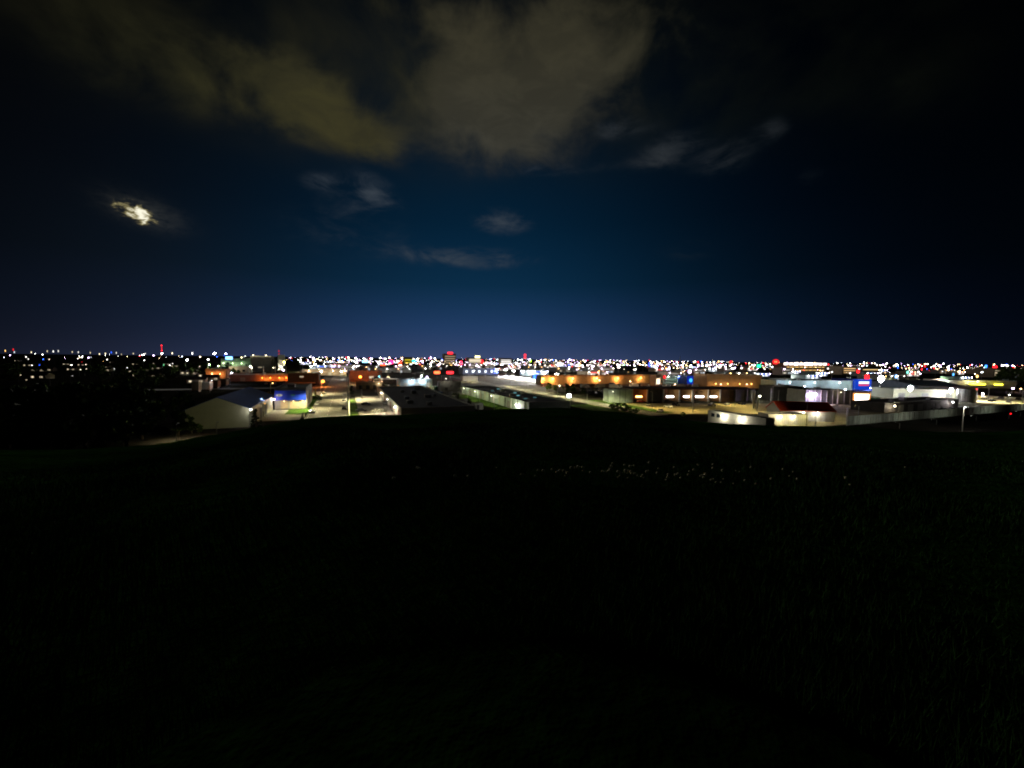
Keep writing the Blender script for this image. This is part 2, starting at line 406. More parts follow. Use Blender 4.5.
o = bpy.data.objects.new('grass', raw_mesh('grass', V, mat('grass_blades', (.034, .100, .016), .75, .6, .35, world_pos=True, bump=0, spec=0.05))); COL.objects.link(o)
tag(o, 'short dark grass covering the hill in front of the town', 'grass', kind='stuff')

def make_flower():
    t = thing('flower', '', 'flower', (0, 0, 0))
    MB().tube((0, 0, -.02), (.01, 0, .13), .002, .0015, 5).build('stem', m_leaf, t)
    MB().ball((.01, 0, .15), .016, 7, 5, .8).build('flower_head', mat('pale_petals', (.75, .70, .42), .8, .1, 8), t, smooth=True)
    return t
flower = Kind(make_flower)
for i in range(95):
    px = rnd.gauss(635, 82); py = 476 + abs(rnd.gauss(0, 18)) + rnd.choice((0, 0, 0, 40)) * rnd.random()
    d = ray(px, py); tt = 5.0
    for _ in range(400):
        p = Vector((0, 0, ZC)) + d * tt
        if p.z < float(hill_z(np.array(p.x), np.array(p.y))): break
        tt += .05
    flower.put((p.x, p.y), rnd.random() * 6, 'small pale flower head showing among the dark hilltop grass', 'pale flowers in the hilltop grass', .8 + .7 * rnd.random(), z=float(hill_z(np.array(p.x), np.array(p.y))))

# ------------------------------------------------------------------ trees
def crown_mesh(seed, h0, h1, rad, n, leaf, cone=False):
    q = np.random.RandomState(seed); nc = 26; cs_ = []
    for i in range(nc):
        f = q.rand(); zz = h0 + (h1 - h0) * f
        rm = rad * ((1 - f) * .95 + .06 if cone else math.sqrt(max(.05, 1 - (2 * f - .9) ** 2)))
        t = q.rand() * 6.283; k = rm * (.45 + .5 * q.rand()); cs_.append((k * math.cos(t), k * math.sin(t), zz, rad * (.16 + .22 * q.rand()) * (.6 if cone else 1)))
    cs_ = np.array(cs_); id_ = q.randint(0, nc, n); c = cs_[id_]
    d = q.normal(size=(n, 3)); d /= np.linalg.norm(d, axis=1)[:, None]; rr_ = c[:, 3] * q.rand(n) ** .45
    p = c[:, :3] + d * rr_[:, None] * [1, 1, .8]
    u = q.normal(size=(n, 3)); u /= np.linalg.norm(u, axis=1)[:, None]; w = np.cross(u, q.normal(size=(n, 3))); w /= np.linalg.norm(w, axis=1)[:, None]
    s = leaf * (.6 + .8 * q.rand(n))[:, None]
    return np.stack([p - u * s, p + w * s * .55, p + u * s, p - w * s * .55], 1), cs_
def tree_kind(name, seed, h, rad, n, leaf, cone=False, lm=None, trunk=True):
    def mk():
        t = thing(name, '', 'tree' if trunk else 'bush', (0, 0, 0))
        V, cl = crown_mesh(seed, h * (.1 if not trunk else .15 if cone else .28), h, rad, n, leaf, cone)
        c = bpy.data.objects.new('crown', raw_mesh('crown', V, lm or m_leaf)); COL.objects.link(c); c.parent = t
        mb = MB(); mb.tube((0, 0, -.3), (.02 * h, .01 * h, h * .5), .028 * h, .014 * h, 7).tube((.02 * h, .01 * h, h * .48), (.0, .02 * h, h * .9), .014 * h, .004 * h, 6)
        for cx, cy_, cz, _ in cl[::3]:
            mb.tube((.015 * h, .01 * h, min(h * .5, cz * .7)), (cx * .8, cy_ * .8, cz), .009 * h, .003 * h, 5)
        mb.build('trunk' if trunk else 'stem', m_bark, t)
        return t
    return Kind(mk)
broad = [tree_kind('broadleaf_tree', s, 10, 4.2, 2600, .42) for s in (1, 2, 3)]
farb = [tree_kind('broadleaf_tree', s, 10, 4.6, 700, .75) for s in (4, 5)]
coni = tree_kind('conifer_tree', 6, 12, 2.6, 1500, .4, True, m_pine)
bush = tree_kind('bush', 8, 2.6, 1.6, 900, .2, False, None, False)

# trees on the dark flank of the hill
for i, (px, D, h) in enumerate([(-25, 78, 17), (4, 95, 18), (30, 84, 16), (58, 100, 18), (80, 88, 15), (100, 108, 18), (122, 94, 14), (138, 112, 16), (158, 120, 17), (180, 131, 13),
                                (15, 120, 19), (66, 128, 20), (112, 134, 19), (148, 142, 17), (40, 140, 20), (90, 150, 20), (132, 155, 18)]):
    P = col(px, D); zb = max(0.0, float(hill_z(np.array(P.x), np.array(P.y))))
    if 150 < px < 182 and D < 130: continue
    top = hz(px, 381 + rnd.random() * 9 + max(0, px - 120) * .14, P) - zb
    broad[i % 3].put(P, rnd.random() * 6, 'unlit broadleaf tree on the black hillside beside the white shed', 'unlit trees on the hill flank', max(.35, top / 10.8), z=zb)

# ------------------------------------------------------------------ lamps
def light(parent, loc, c, watts, kind='POINT', radius=.2, cone=None, aim=None):
    l = bpy.data.lights.new('lamp_light', kind); l.energy = watts; l.color = c; l.shadow_soft_size = radius
    if kind == 'SPOT': l.spot_size = R(cone or 150); l.spot_blend = .6
    o = bpy.data.objects.new('lamp_light', l); COL.objects.link(o); o.parent = parent; o.location = loc
    if aim is not None: o.rotation_euler = (Vector(aim) - Vector(loc)).to_track_quat('-Z', 'Y').to_euler()
    return o
LENS, LIT = .10, 13.0                     # share of a near lamp's glow left on its lens, watts of its light per unit
def lamp_kind(c, s, h=9.0, r=.42, name='street_lamp', lit=0.0):
    def mk():
        t = thing(name, '', 'street lamp', (0, 0, 0))
        MB().tube((0, 0, 0), (0, 0, h + .3), .13, .07, 7).build('pole', m_steel, t)
        MB().tube((0, 0, h + .2), (1.3, 0, h + .5), .05, .045, 6).build('arm', m_steel, t)
        hd = MB().tube((1.3, 0, h + .42), (1.3, 0, h + .6), r * .9, r * .4, 8).build('lamp_head', m_steel, t)
        MB().ball((1.3, 0, h + .40 - r * .7), r, 8, 5, .8).build('lens', em(c, s), hd)
        if lit: light(t, (1.3, 0, h + .3 - r * 1.7), c, lit)
        return t
    return Kind(mk)
def yard_lamp(P, h, c, watts, label, aim=None, cone=155, rot=None):
    """shoebox lamp on a pole: its light goes down (or to aim) and hardly shows from above"""
    t = thing('yard_lamp', label, 'street lamp', P, ROT2 if rot is None else rot)
    MB().tube((0, 0, 0), (0, 0, h), .13, .08, 7).build('pole', m_steel, t)
    MB().tube((0, 0, h - .05), (0, .9, h + .1), .05, .045, 6).build('arm', m_steel, t)
    hd = MB().box(-.2, .9, h, .2, 1.8, h + .16).build('lamp_head', m_dark, t)
    MB().box(-.15, 1.0, h - .012, .15, 1.7, h - .002).build('lens', em(c, 4), hd)
    light(t, (0, 1.35, h - .12) if aim is None else (0, 2.0, h + .05), c, watts, 'SPOT', .12, cone, (0, 1.35, 0) if aim is None else aim)
    return t
def mast_kind(c, s, h=13.0, w=1.0, lit=0.0, rows=1):
    def mk():
        t = thing('floodlight_mast', '', 'floodlight', (0, 0, 0))
        MB().tube((0, 0, 0), (0, 0, h), .2, .1, 7).build('pole', m_steel, t)
        MB().tube((-1.6, 0, h), (1.6, 0, h), .06, .06, 6).build('crossbar', m_steel, t)
        if rows == 1: spots_ = [(x, h + .5) for x in (-1.3, 0, 1.3)]
        else: spots_ = [((i - (n - 1) / 2) * w, h + .6 + k * w * .8) for k, n in enumerate((3, 5, 5, 3)) for i in range(n)]  # oversized rounded lens cluster, shaped to stand in for lens glare
        for x, zz in spots_:
            a = MB().tube((x, .1, zz), (x, .55, zz), .2 * w, .3 * w, 8).build('floodlight', m_steel, t)
            MB().ball((x, -.15 * w, zz), .42 * w, 8, 5, .85).build('lens', em(c, s), a)
        if lit: light(t, (0, -.6, h - .5), c, lit * .5, radius=.4); light(t, (0, .6, h - .5), c, lit * .5, radius=.4)
        return t
    return Kind(mk)
def sign_kind(c, s, h, w, hh, name='pylon_sign'):
    def mk():
        t = thing(name, '', 'sign', (0, 0, 0))
        MB().tube((0, 0, 0), (0, 0, h - hh), .3, .25, 7).build('pole', m_steel, t)
        MB().box(-w / 2 - .15, -.2, h - hh - .15, w / 2 + .15, .4, h + .15).build('cabinet', m_dark, t)
        MB().box(-w / 2, -.26, h - hh, w / 2, -.203, h).build('sign_face', em(c, s), t)
        return t
    return Kind(mk)

def lamp_here(px, py, D, c, s, label, r=.35, boost=1.0):
    """a lamp post in a column at depth D, as tall as it stands there"""
    P = col(px, D); h = max(2.0, hz(px, py, P))
    o = lamp_kind(c, s * LENS, h, r, lit=min(3500.0, s * LIT * r * r * 4) * boost).put(P, ROT2, label)
    o.location.x -= 1.3 * E2.x; o.location.y -= 1.3 * E2.y
    return o
def sign_here(px, py, D, w, hh, c, s, label):
    P = col(px, D); h = hz(px, py, P) + hh / 2
    return sign_kind(c, s, max(hh + .5, h), w, hh).put(P, ROT2, label)

# ------------------------------------------------------------------ building helpers
class Bld:
    def __init__(s, name, label, cat, P0, P1, depth, h, wm, rm=None, parapet=.5, group=None, gable=None):
        u = (P1 - P0); s.w = u.length; s.d = depth; s.h = h
        s.t = thing(name, label, cat, P0, ang_of(u), group)
        if gable is None:
            MB().ring(s.w, depth, h, .3).build('wall', wm, s.t)
            MB().box(.302, .302, h - parapet - .25, s.w - .302, depth - .302, h - parapet).build('roof', rm or m_darkroof, s.t)
            if label and s.w > 14 and depth > 8 and h < 14:
                MB().box(-.06, -.09, h + .004, s.w + .06, .34, h + .13).build('parapet_cap', m_pale, s.t)
                MB().box(s.w - .9, -.16, .02, s.w - .74, -.004, h - .1).build('downpipe', m_steel, s.t)
                for fx_, fy_, q in ((.22, .3, 1.6), (.48, .55, 2.2), (.76, .4, 1.3)):
                    MB().box(s.w * fx_, depth * fy_, h - parapet + .003, s.w * fx_ + q * 1.2, depth * fy_ + q, h - parapet + q * .75).build('roof_unit', m_steel, s.t)
        elif gable[0] == 'front':         # ridge runs away from the front
            rh = gable[1]
            MB().extrude([(0, 0), (s.w, 0), (s.w, h), (s.w / 2, rh), (0, h)], 0, depth).build('wall', wm, s.t)
            k = (rh - h) / (s.w / 2); e = .5
            MB().extrude([(-e, h - e * k + .01), (s.w / 2, rh + .01), (s.w + e, h - e * k + .01), (s.w + e, h - e * k + .22), (s.w / 2, rh + .24), (-e, h - e * k + .22)], -.4, depth + .4).build('roof', rm, s.t)
        else:                             # ridge runs along the front
            rh = gable[1]; e = .5; k = (rh - h) / (depth / 2)
            q = [(0, 0), (depth, 0), (depth, h), (depth / 2, rh), (0, h)]
            mb = MB().extrude(q, 0, s.w); mb.v = [(y, x, z) for x, y, z in mb.v]; mb.f = [f[::-1] for f in mb.f]; mb.build('wall', wm, s.t)
            q = [(-e, h - e * k + .01), (depth / 2, rh + .01), (depth + e, h - e * k + .01), (depth + e, h - e * k + .22), (depth / 2, rh + .24), (-e, h - e * k + .22)]
            mb = MB().extrude(q, -.4, s.w + .4); mb.v = [(y, x, z) for x, y, z in mb.v]; mb.f = [f[::-1] for f in mb.f]; mb.build('roof', rm, s.t)
    def front(s, name, x0, z0, x1, z1, m, out=.05, y=0.0):
        return MB().box(x0, y - out, z0, x1, y - .003, z1).build(name, m, s.t)
    def left(s, name, y0, z0, y1, z1, m, out=.05):
        return MB().box(-out, y0, z0, -.003, y1, z1).build(name, m, s.t)
    def right(s, name, y0, z0, y1, z1, m, out=.05):
        return MB().box(s.w + .003, y0, z0, s.w + out, y1, z1).build(name, m, s.t)
    def lamp(s, x, y, z, c, k, r=.25, name='wall_lamp', back=(0, 1), lit=1.0):
        a = MB().tube((x, y, z + r * .6), (x + back[0] * .8, y + back[1] * .8, z + r * .6 + .15), .05, .05, 5).build(name, m_steel, s.t)
        MB().ball((x, y, z), r, 8, 5).build('lens', em(c, k * LENS * 1.3), a)
        if lit: light(a, (x - back[0] * .3, y - back[1] * .3, z - r * 1.6), c, k * LIT * r * r * 4 * lit, radius=.15)
        return a
    def fx(s, px):                        # position along the front of a picture column
        P0 = s.t.location.xy; u = Vector((math.cos(s.t.rotation_euler.z), math.sin(s.t.rotation_euler.z)))
        return hit(P0, u, px)
    def unit(s, x, y, w, d, hgt, m=None):
        return MB().box(x, y, s.h - .5, x + w, y + d, s.h - .5 + hgt).build('roof_unit', m or m_steel, s.t)
    def lit(s, x0, z0, x1, z1, c, k, y=0.0):
        f = s.front('window', x0 - .08, z0 - .08, x1 + .08, z1 + .08, m_steel, .06, y)
        MB().box(x0, y - .09, z0, x1, y - .063, z1).build('pane', em(c, k), f); return f

# ------------------------------------------------------------------ near buildings, left to right
# white gabled shed with a blue roof
Pr = at(249, 427); Pl = Pr + E2 * hit(Pr, E2, 183)
b = Bld('storage_shed', 'white gabled metal shed with a long blue roof at the foot of the hill', 'shed', Pl, Pr, 48, hz(249, 408, Pr), m_white, m_blueroof, gable=('front', hz(218, 397, (Pl + Pr) / 2) - .2))
b.lamp(b.w + .9, -1.2, b.h - .4, WHITE, 170, .26, back=(-1, 1.2), lit=.18)
for y in (8, 19, 30): b.right('roller_door', y, .1, y + 4.5, 4.2, m_grey)
b.lamp(b.w + 1.0, 45, 5.0, (1, .78, .8), 120, .28, back=(-1, 0))
b.right('door', 25, .05, 26.1, 2.2, m_dark)
shed = b
lamp_here(263.5, 404, 148, AMBER, 14, 'short amber lamp post standing along the side wall of the white shed', .3)
GOLD = (1, .86, .46)
yard_lamp(col(214, 112), 5.0, (1, .94, .46), 480, 'shielded yard lamp on the hill foot facing the white shed gable', aim=(0, 20, 3.2), cone=110, rot=ROT2)  # unseen source, added to brighten the gable wall
yard_lamp(at(168, 443) + E2 * 2, 5.0, (1, .88, .5), 2600, 'yard lamp over the pale gravel beside the dark trees')
yard_lamp(at(262, 417), 7.5, GOLD, 2600, 'yard lamp over the drive between the white shed and the blue shop')
coni.put(col(254, 132), 0, 'dark conifer at the corner of the white shed', scale=(.75, .75, .55))

# blue shop
Pr = at(306.5, 408.5); Pl = Pr + E2 * hit(Pr, E2, 273.5)
b = Bld('shop_building', 'small shop with bright blue fascia and three warm lit display bays', 'shop', Pl, Pr, 34, hz(306, 387.5, Pr), m_grey, m_darkroof)
zf0, zf1 = hz(306, 399.5, Pr), hz(306, 390, Pr)
b.front('fascia', .15, zf0, b.w - .02, zf1, m_blue, .9)
em1 = MB(); n = 20
em1.extrude([(1.9 + 1.35 * math.cos(2 * math.pi * i / n), (zf0 + zf1) / 2 + .1 + .55 * math.sin(2 * math.pi * i / n)) for i in range(n)], -.98, -.903).build('emblem', em((1, .95, .8), .28), b.t)
em1 = MB().extrude([(1.9 + .28 * math.cos(2 * math.pi * i / 10), (zf0 + zf1) / 2 + .1 + .25 * math.sin(2 * math.pi * i / 10)) for i in range(10)], -1.0, -.982).build('emblem_mark', m_dark, b.t)
em1 = MB().extrude([(7.4 + 1.0 * math.cos(2 * math.pi * i / n), (zf0 + zf1) / 2 + .1 + .42 * math.sin(2 * math.pi * i / n)) for i in range(n)], -.98, -.903).build('emblem', mat('green_sign', (.05, .2, .14), .6), b.t)
for i, x in enumerate((2.3, 6.0, 9.7)):
    f = b.front('display_bay', x, .3, x + 3.0, zf0 - .25, m_tan, .06)
    b.lamp(x + 1.5, -.42, zf0 - .5, (1, .70, .30), 60, .17, lit=.15)
b.lamp(b.w - .3, -.75, zf0 - .6, TEAL, 22, .16)
MB().box(.1, -.9, -.0, .5, -.5, zf0 - .003).build('pillar', m_grey, b.t)
b.right('side_panel', 3, 1.0, 14, b.h - 2, m_pale)
b.lamp(4, -1.6, zf1 + .5, WHITE, 3, .08)
b.unit(4, 10, 3, 3, 1.6)
MB().tube((0, 0, 0), (0, 0, 1.0), .12, .12, 8)
def small_post(px, py, label, c=m_pale, h=1.4, r=.22):
    P = at(px, py); o = MB().tube((0, 0, 0), (0, 0, h), r, r * .9, 9).build('bollard', c); o.location = (P.x, P.y, 0)
    return tag(o, label, 'bollard')
small_post(303.5, 417, 'stubby pale post at the edge of the blue shop forecourt', h=1.6, r=.4)
yp = at(315.5, 397); o = MB().tube((0, 0, 0), (0, 0, 4.2), .3, .3, 9).build('yellow_post', mat('yellow_paint', (.6, .42, .04), .5)); o.location = (yp.x, yp.y, 0)
tag(o, 'tall yellow post on the verge beside the blue shop', 'post')
bush.put(at(317, 399.5), 0, 'low lit bush at the end of the verge beside the blue shop', scale=(1.6, 1.6, .9))

for i, (px, D, s_) in enumerate(((181, 122, .62), (189, 121, .42), (196, 121, .3), (176, 118, .5))):
    P = col(px, D); broad[i % 3].put(P, i * 1.7, ['unlit tree overlapping the left edge of the white shed gable', 'small unlit tree before the left corner of the white shed', 'lowest unlit tree before the white shed gable', 'unlit tree left of the white shed above the gravel'][i], scale=s_, z=max(0, float(hill_z(np.array(P.x), np.array(P.y)))))
# street lights of the straight street
lamp_here(322.5, 381, 318, (1, .22, .02), 150, 'orange sodium street lamp at the near corner of the cross street', 1.0, 2.2)
lamp_here(360, 376.5, 372, (1, .22, .02), 150, 'orange sodium street lamp in front of the brown flat building', 1.1, 2.6)
lamp_here(379, 376.5, 372, TEAL, 90, 'teal glowing lamp beside the orange sodium one on the cross street', .5)
P = at(349.3, 416); hh = hz(349.3, 366.5, P)
t = thing('utility_pole', 'tall pale utility pole on the grass verge by the straight street', 'pole', P, ROT2)
MB().tube((0, 0, 0), (0, 0, hh), .24, .15, 8).build('pole', m_pale, t)
MB().box(-1.3, -.08, hh - 1.2, 1.3, .08, hh - .95).build('crossarm', m_wood, t)
coni.put(at(352, 396), 1, 'dark conifer beside the tall pale utility pole', scale=(.85, .85, .55))
lamp_here(334, 407, 182, WARM, 60, 'low warm lamp lighting the near end of the straight street', .0001) if False else None
for k, (d_, side) in enumerate(((34, 1), (66, -1), (104, 1), (150, -1))):
    Pk = st0 + E1 * (40 + d_ - 34) + E2 * (ST_W + .6 if side > 0 else -.6)
    yard_lamp(Pk, 9.0, (1, .88, .45), 20000, ['slim street lamp at the near end of the straight street by the verge', 'slim street lamp along the straight street beyond the blue shop', 'slim street lamp along the straight street near the rail fence', 'slim street lamp of the straight street nearest the cross street'][k])
yard_lamp(at(362, 399), 8.0, (1, .87, .55), 9500, 'yard lamp in the middle of the pale parking lot')
yard_lamp(at(383, 414.5), 7.0, (1, .88, .6), 3500, 'yard lamp over the rubble heap of the parking lot')
# long dark flat-roofed building right of the parking lot
Pl = col(401, 150); Pr = Pl + E2 * 29
b = Bld('long_building', 'long low building with a broad dark flat roof beside the parking lot', 'building', Pl, Pr, 124, hz(401, 408.5, Pl), m_cream, m_darkroof, .4)
for y, k in ((14, 120), (46, 60), (84, 120)): b.lamp(-.8, y, b.h - 1.0, (1, .93, .8), k, .25, back=(1, 0))
for i in range(7): b.left('roller_door', 6 + i * 16, .1, 11 + i * 16, 3.4, m_grey if i % 2 else m_brick)
for x, y, w_ in ((5, 20, 2.5), (17, 45, 3), (9, 76, 2), (20, 96, 3), (12, 12, 2)): b.unit(x, y, w_, 2.2, 1.3, m_grey)
# parking lot things
def car_kind(body, name='parked_car'):
    def mk():
        t = thing(name, '', 'car', (0, 0, 0))
        q = [(-2.25, .32), (2.2, .32), (2.28, .7), (1.15, .95), (-1.7, 1.02), (-2.28, .9)]
        MB().extrude(q, -.9, .9).build('body', body, t)
        c = MB(); lo = [(-1.75, -.8), (1.1, -.8), (1.1, .8), (-1.75, .8)]; hi = [(-1.2, -.62), (.35, -.62), (.35, .62), (-1.2, .62)]
        c.add([(x, y, .96) for x, y in lo] + [(x, y, 1.45) for x, y in hi], [(4, 5, 6, 7), (0, 1, 5, 4), (1, 2, 6, 5), (2, 3, 7, 6), (3, 0, 4, 7)]); c.build('windows', m_glass, t)
        MB().box(-1.2, -.63, 1.452, .35, .63, 1.5).build('car_roof', body, t)
        for x in (-1.4, 1.4):
            for y in (-.85, .85): MB().tube((x, y - .1, .33), (x, y + .1, .33), .33, .33, 12).build('wheel', m_black, t)
        for y in (-.62, .62): MB().box(2.2, y - .2, .6, 2.31, y + .2, .75).build('headlight', m_pale, t)
        return t
    return Kind(mk)
carw, card, carr, cars = car_kind(m_carw), car_kind(m_card), car_kind(m_carr), car_kind(m_cars)
card.put(at(361.5, 411.5), ROT2 + .15, 'black car parked alone on the pale parking lot by the verge')
carw.put(at(385, 404), ROT1, 'white car parked nose-in beside the wall lamp of the long dark-roofed building')
card.put(at(366, 405), ROT2 - .1, 'black car behind the lone black car on the pale parking lot')
cars.put(at(394, 411), ROT1, 'silver car parked by the near wall of the long dark-roofed building')
P = at(378, 412); hm2 = MB(); n = 22; q = np.random.RandomState(3); vs = []
for j in range(n):
    for i in range(n):
        x, y = (i / (n - 1) - .5), (j / (n - 1) - .5); e = max(0, 1 - (x * x + y * y) * 4.2)
        vs.append((x * 7.5, y * 6, e ** .7 * 1.5 + (q.rand() - .5) * .8 * (e > 0) - .02))
hm2.add(vs, [(j * n + i, j * n + i + 1, (j + 1) * n + i + 1, (j + 1) * n + i) for j in range(n - 1) for i in range(n - 1)])
o = hm2.build('rubble_heap', m_rubble); o.location = (P.x, P.y, .015); tag(o, 'pale speckled heap of rubble on the parking lot right of the black car', 'heap')
Pf = at(354, 394); 
t = thing('rail_fence', 'dark rail fence across the far end of the pale parking lot', 'fence', Pf, ROT2)
for z in (.6, 1.3, 2.0): MB().box(0, -.05, z, 21, .05, z + .12).build('rail', m_wood, t)
for i in range(8): MB().box(i * 3 - .08, -.1, 0, i * 3 + .08, -.052, 2.3).build('post', m_wood, t)
Pl = at(356, 389.5); b = Bld('low_building', 'low tan building behind the rail fence of the parking lot', 'building', Pl, Pl + E2 * 19, 10, 5.4, m_tan, m_darkroof)
for x in (2, 7, 12): b.front('door', x, .1, x + 2.6, 3, m_dark)
b.lamp(16, -1, 4.4, WARM, 60, .22)
# flat roofs behind: brown, white-walled, lit canopy
Pl = at(350, 381.5); b = Bld('brown_building', 'brown flat-roofed building glowing orange from the sodium lamp before it', 'building', Pl, Pl + E2 * 30, 24, hz(350, 371, Pl), m_brick, m_darkroof)
b.lit(18, 3, 22, 5, WARM, .6); b.unit(5, 6, 4, 3, 1.6)
Pl = at(374, 384); b = Bld('flat_roofed_building', 'dark flat-roofed building with a pale roof edge behind the rail fence', 'building', Pl, Pl + E2 * 26, 30, hz(378, 379, Pl), m_dark, m_bluegrey)
b.front('roof_edge', 0, b.h - .7, b.w, b.h + .05, m_pale, .25)
Pl = at(400, 387.5); b = Bld('loading_hall', 'pale hall with a brightly lit white wall behind the long dark flat roof', 'building', Pl, Pl + E2 * 26, 24, hz(402, 379.5, Pl), m_teal, m_darkroof)
for x in (9, 18): b.lamp(x, -1.5, b.h - 1.2, COLD, 190, .32)
for x in (3, 12, 21): b.front('roller_door', x, .1, x + 3.6, 3.8, m_pale)
lamp_here(421.5, 376, 348, WHITE, 300, 'bright white lamp over the lit wall of the loading hall', .55)
lamp_here(427, 377, 352, VIOLET, 300, 'bluish white lamp next to the loading hall', .5)
Pl = at(441, 391); b = Bld('grey_block_building', 'plain grey block building at the far end of the pale warehouse', 'building', Pl, Pl + E2 * 15, 12, hz(441, 382, Pl), m_grey, m_darkroof)
b.front('door', 3, .1, 5, 2.4, m_dark)
lamp_here(446, 379, 292, (1, .9, .7), 60, 'warm lamp above the plain grey block building', .3)
Pl = at(463, 381); b = Bld('fuel_canopy', 'bright white canopy lit from below behind the pale warehouse', 'canopy', Pl, Pl + E2 * 16, 9, hz(466, 377, Pl) + 1, m_pale, m_pale)
# long pale warehouse along the street direction: wall facing the long dark-roofed building
Pn = col(529.5, 175); WL = 110
b = Bld('long_warehouse', 'long pale green warehouse with ribbed wall and small roof skylights', 'warehouse', Pn, Pn + E2 * 21, WL, 4.9, m_green, m_darkroof, .3)
for i in range(13): b.left('rib', 4 + i * 8, .1, 4.5 + i * 8, 4.7, m_pale if i % 3 else m_dark, .3)
for i in range(4): b.left('roller_door', 22 + i * 22, .1, 26 + i * 22, 3.4, m_grey)
b.lamp(-1.0, 12, 2.6, WHITE, 170, .32, back=(1, 0))
for y in (45, 75, 100): b.lamp(-1.5, y, 4.0, (1, .95, .7), 70, .24, back=(1, 0))
for i, (x, y) in enumerate(((6, 18), (9, 34), (13, 22), (14, 50), (6, 66), (15, 80))):
    k = MB().box(x, y, b.h - .3, x + 1.5, y + 1.0, b.h + .1).build('skylight', em((.3, .8, .85), .35 if i % 2 else .12), b.t)
for k, y in enumerate((14, 36, 58, 80, 102)):  # row of lamps added to brighten the warehouse wall
    yard_lamp(Pn + E1 * y - E2 * 11, 5.5, (1, .98, .50), 1500, ['greenish yard lamp by the near end of the pale warehouse wall', 'second yard lamp along the pale warehouse wall from its near end', 'yard lamp at the middle of the pale warehouse wall', 'fourth yard lamp along the pale warehouse wall from its near end', 'greenish yard lamp by the far end of the pale warehouse wall'][k], rot=ROT2 - math.pi / 2, aim=(0, 10, 1.0), cone=140)
strip('grass_verge', Pn - E2 * 9 + E1 * 2, E1, 95, 8.6, .013, m_verge)
P = at(474, 409.5); b = Bld('utility_hut', 'small pale hut between the long dark roof and the pale warehouse', 'hut', P, P + E2 * 4.5, 4, 2.9, m_pale, m_darkroof, .2)
b.front('door', 1.5, .05, 2.5, 2.1, m_dark)
for i, (px, py, s_) in enumerate(((456, 396, .8), (467, 401, .6), (499, 410.5, .6))):
    bush.put(at(px, py), i, ['lit green bush at the far corner of the pale warehouse', 'small green bush along the pale warehouse wall', 'low green bush under the brightest lamp of the pale warehouse'][i], scale=(s_ * 2, s_ * 1.6, s_))
# lit sign standing on the grass beside the second street
P = at(569, 402.5); t = thing('lit_sign', 'small white lit sign box on a post beside the second street', 'sign', P, ROT2)
MB().tube((0, 0, 0), (0, 0, hz(569, 397.5, P)), .12, .12, 7).build('post', m_steel, t)
MB().box(-1.1, -.15, hz(569, 397.5, P), 1.1, .15, hz(569, 394.2, P)).build('sign_box', em((.9, 1, .95), 9), t)
for k, d_ in enumerate((-6, 20, 46, 74, 104, 140)):
    yard_lamp(S2 + E1 * d_ + E2 * .9, 8.5, (1, .9, .46), 15000, ['slim street lamp at the near end of the second street', 'slim street lamp by the row of green trees of the second street', 'slim street lamp beyond the row of green trees', 'slim street lamp by the near end of the lit car lot', 'slim street lamp by the far end of the lit car lot', 'slim street lamp at the far end of the second street'][k])
yard_lamp(at(560, 405) , 6.0, (.8, 1, .35), 1200, 'greenish yard lamp on the grass right of the pale warehouse')
for i, (px, py, s_) in enumerate(((549, 391.5, .75), (556, 392.5, .62), (566, 393.5, .8), (573, 394, .78), (583, 395, .5))):
    broad[i % 3].put(at(px, py), i * 1.3, 'lit green tree in the row beside the second street', 'trees in the row beside the second street', s_ * .85)
lamp_here(560, 386, 262, (1, .95, .6), 150, 'yellowish lamp behind the row of green street trees', .3)

# rows of parked cars on the brightly lit lot
i = 0
for row in range(3):
    for k in range(15):
        P = at(497, 376.8) + E2 * (3 + row * 9) - E1 * (k * 11 + rnd.random() * 2)
        (carw if (k + row) % 4 else cars).put(P, ROT2 + rnd.uniform(-.05, .05), ('white' if (k + row) % 4 else 'silver') + ' car in the rows on the brightly lit car lot', ('white' if (k + row) % 4 else 'silver') + ' cars on the lit car lot', 1.15, z=.015)
mcold = mast_kind((1, .97, .92), 50, 9, .9, lit=80000)
for k in range(6):
    P = at(497, 376.8) + E2 * 9 - E1 * (8 + k * 28)
    mcold.put(P, ROT2, 'floodlight mast in the row lighting the parked white cars', 'floodlight masts of the car lot')
Pl = at(463, 374.5); b = Bld('blue_dark_hall', 'long dark bluish hall behind the lit car lot', 'building', Pl, Pl + E2 * 56, 24, hz(470, 368.5, Pl), mat('slate_cladding', (.10, .12, .2), .6, .2, .3, ribs=2), m_darkroof)
for k in range(5): b.lit(4 + k * 10, 3, 7 + k * 10, 6, (.8, .9, 1), 2.2)
b.lamp(b.w - 2, -2, 7, (.3, .35, 1), 300, .9)

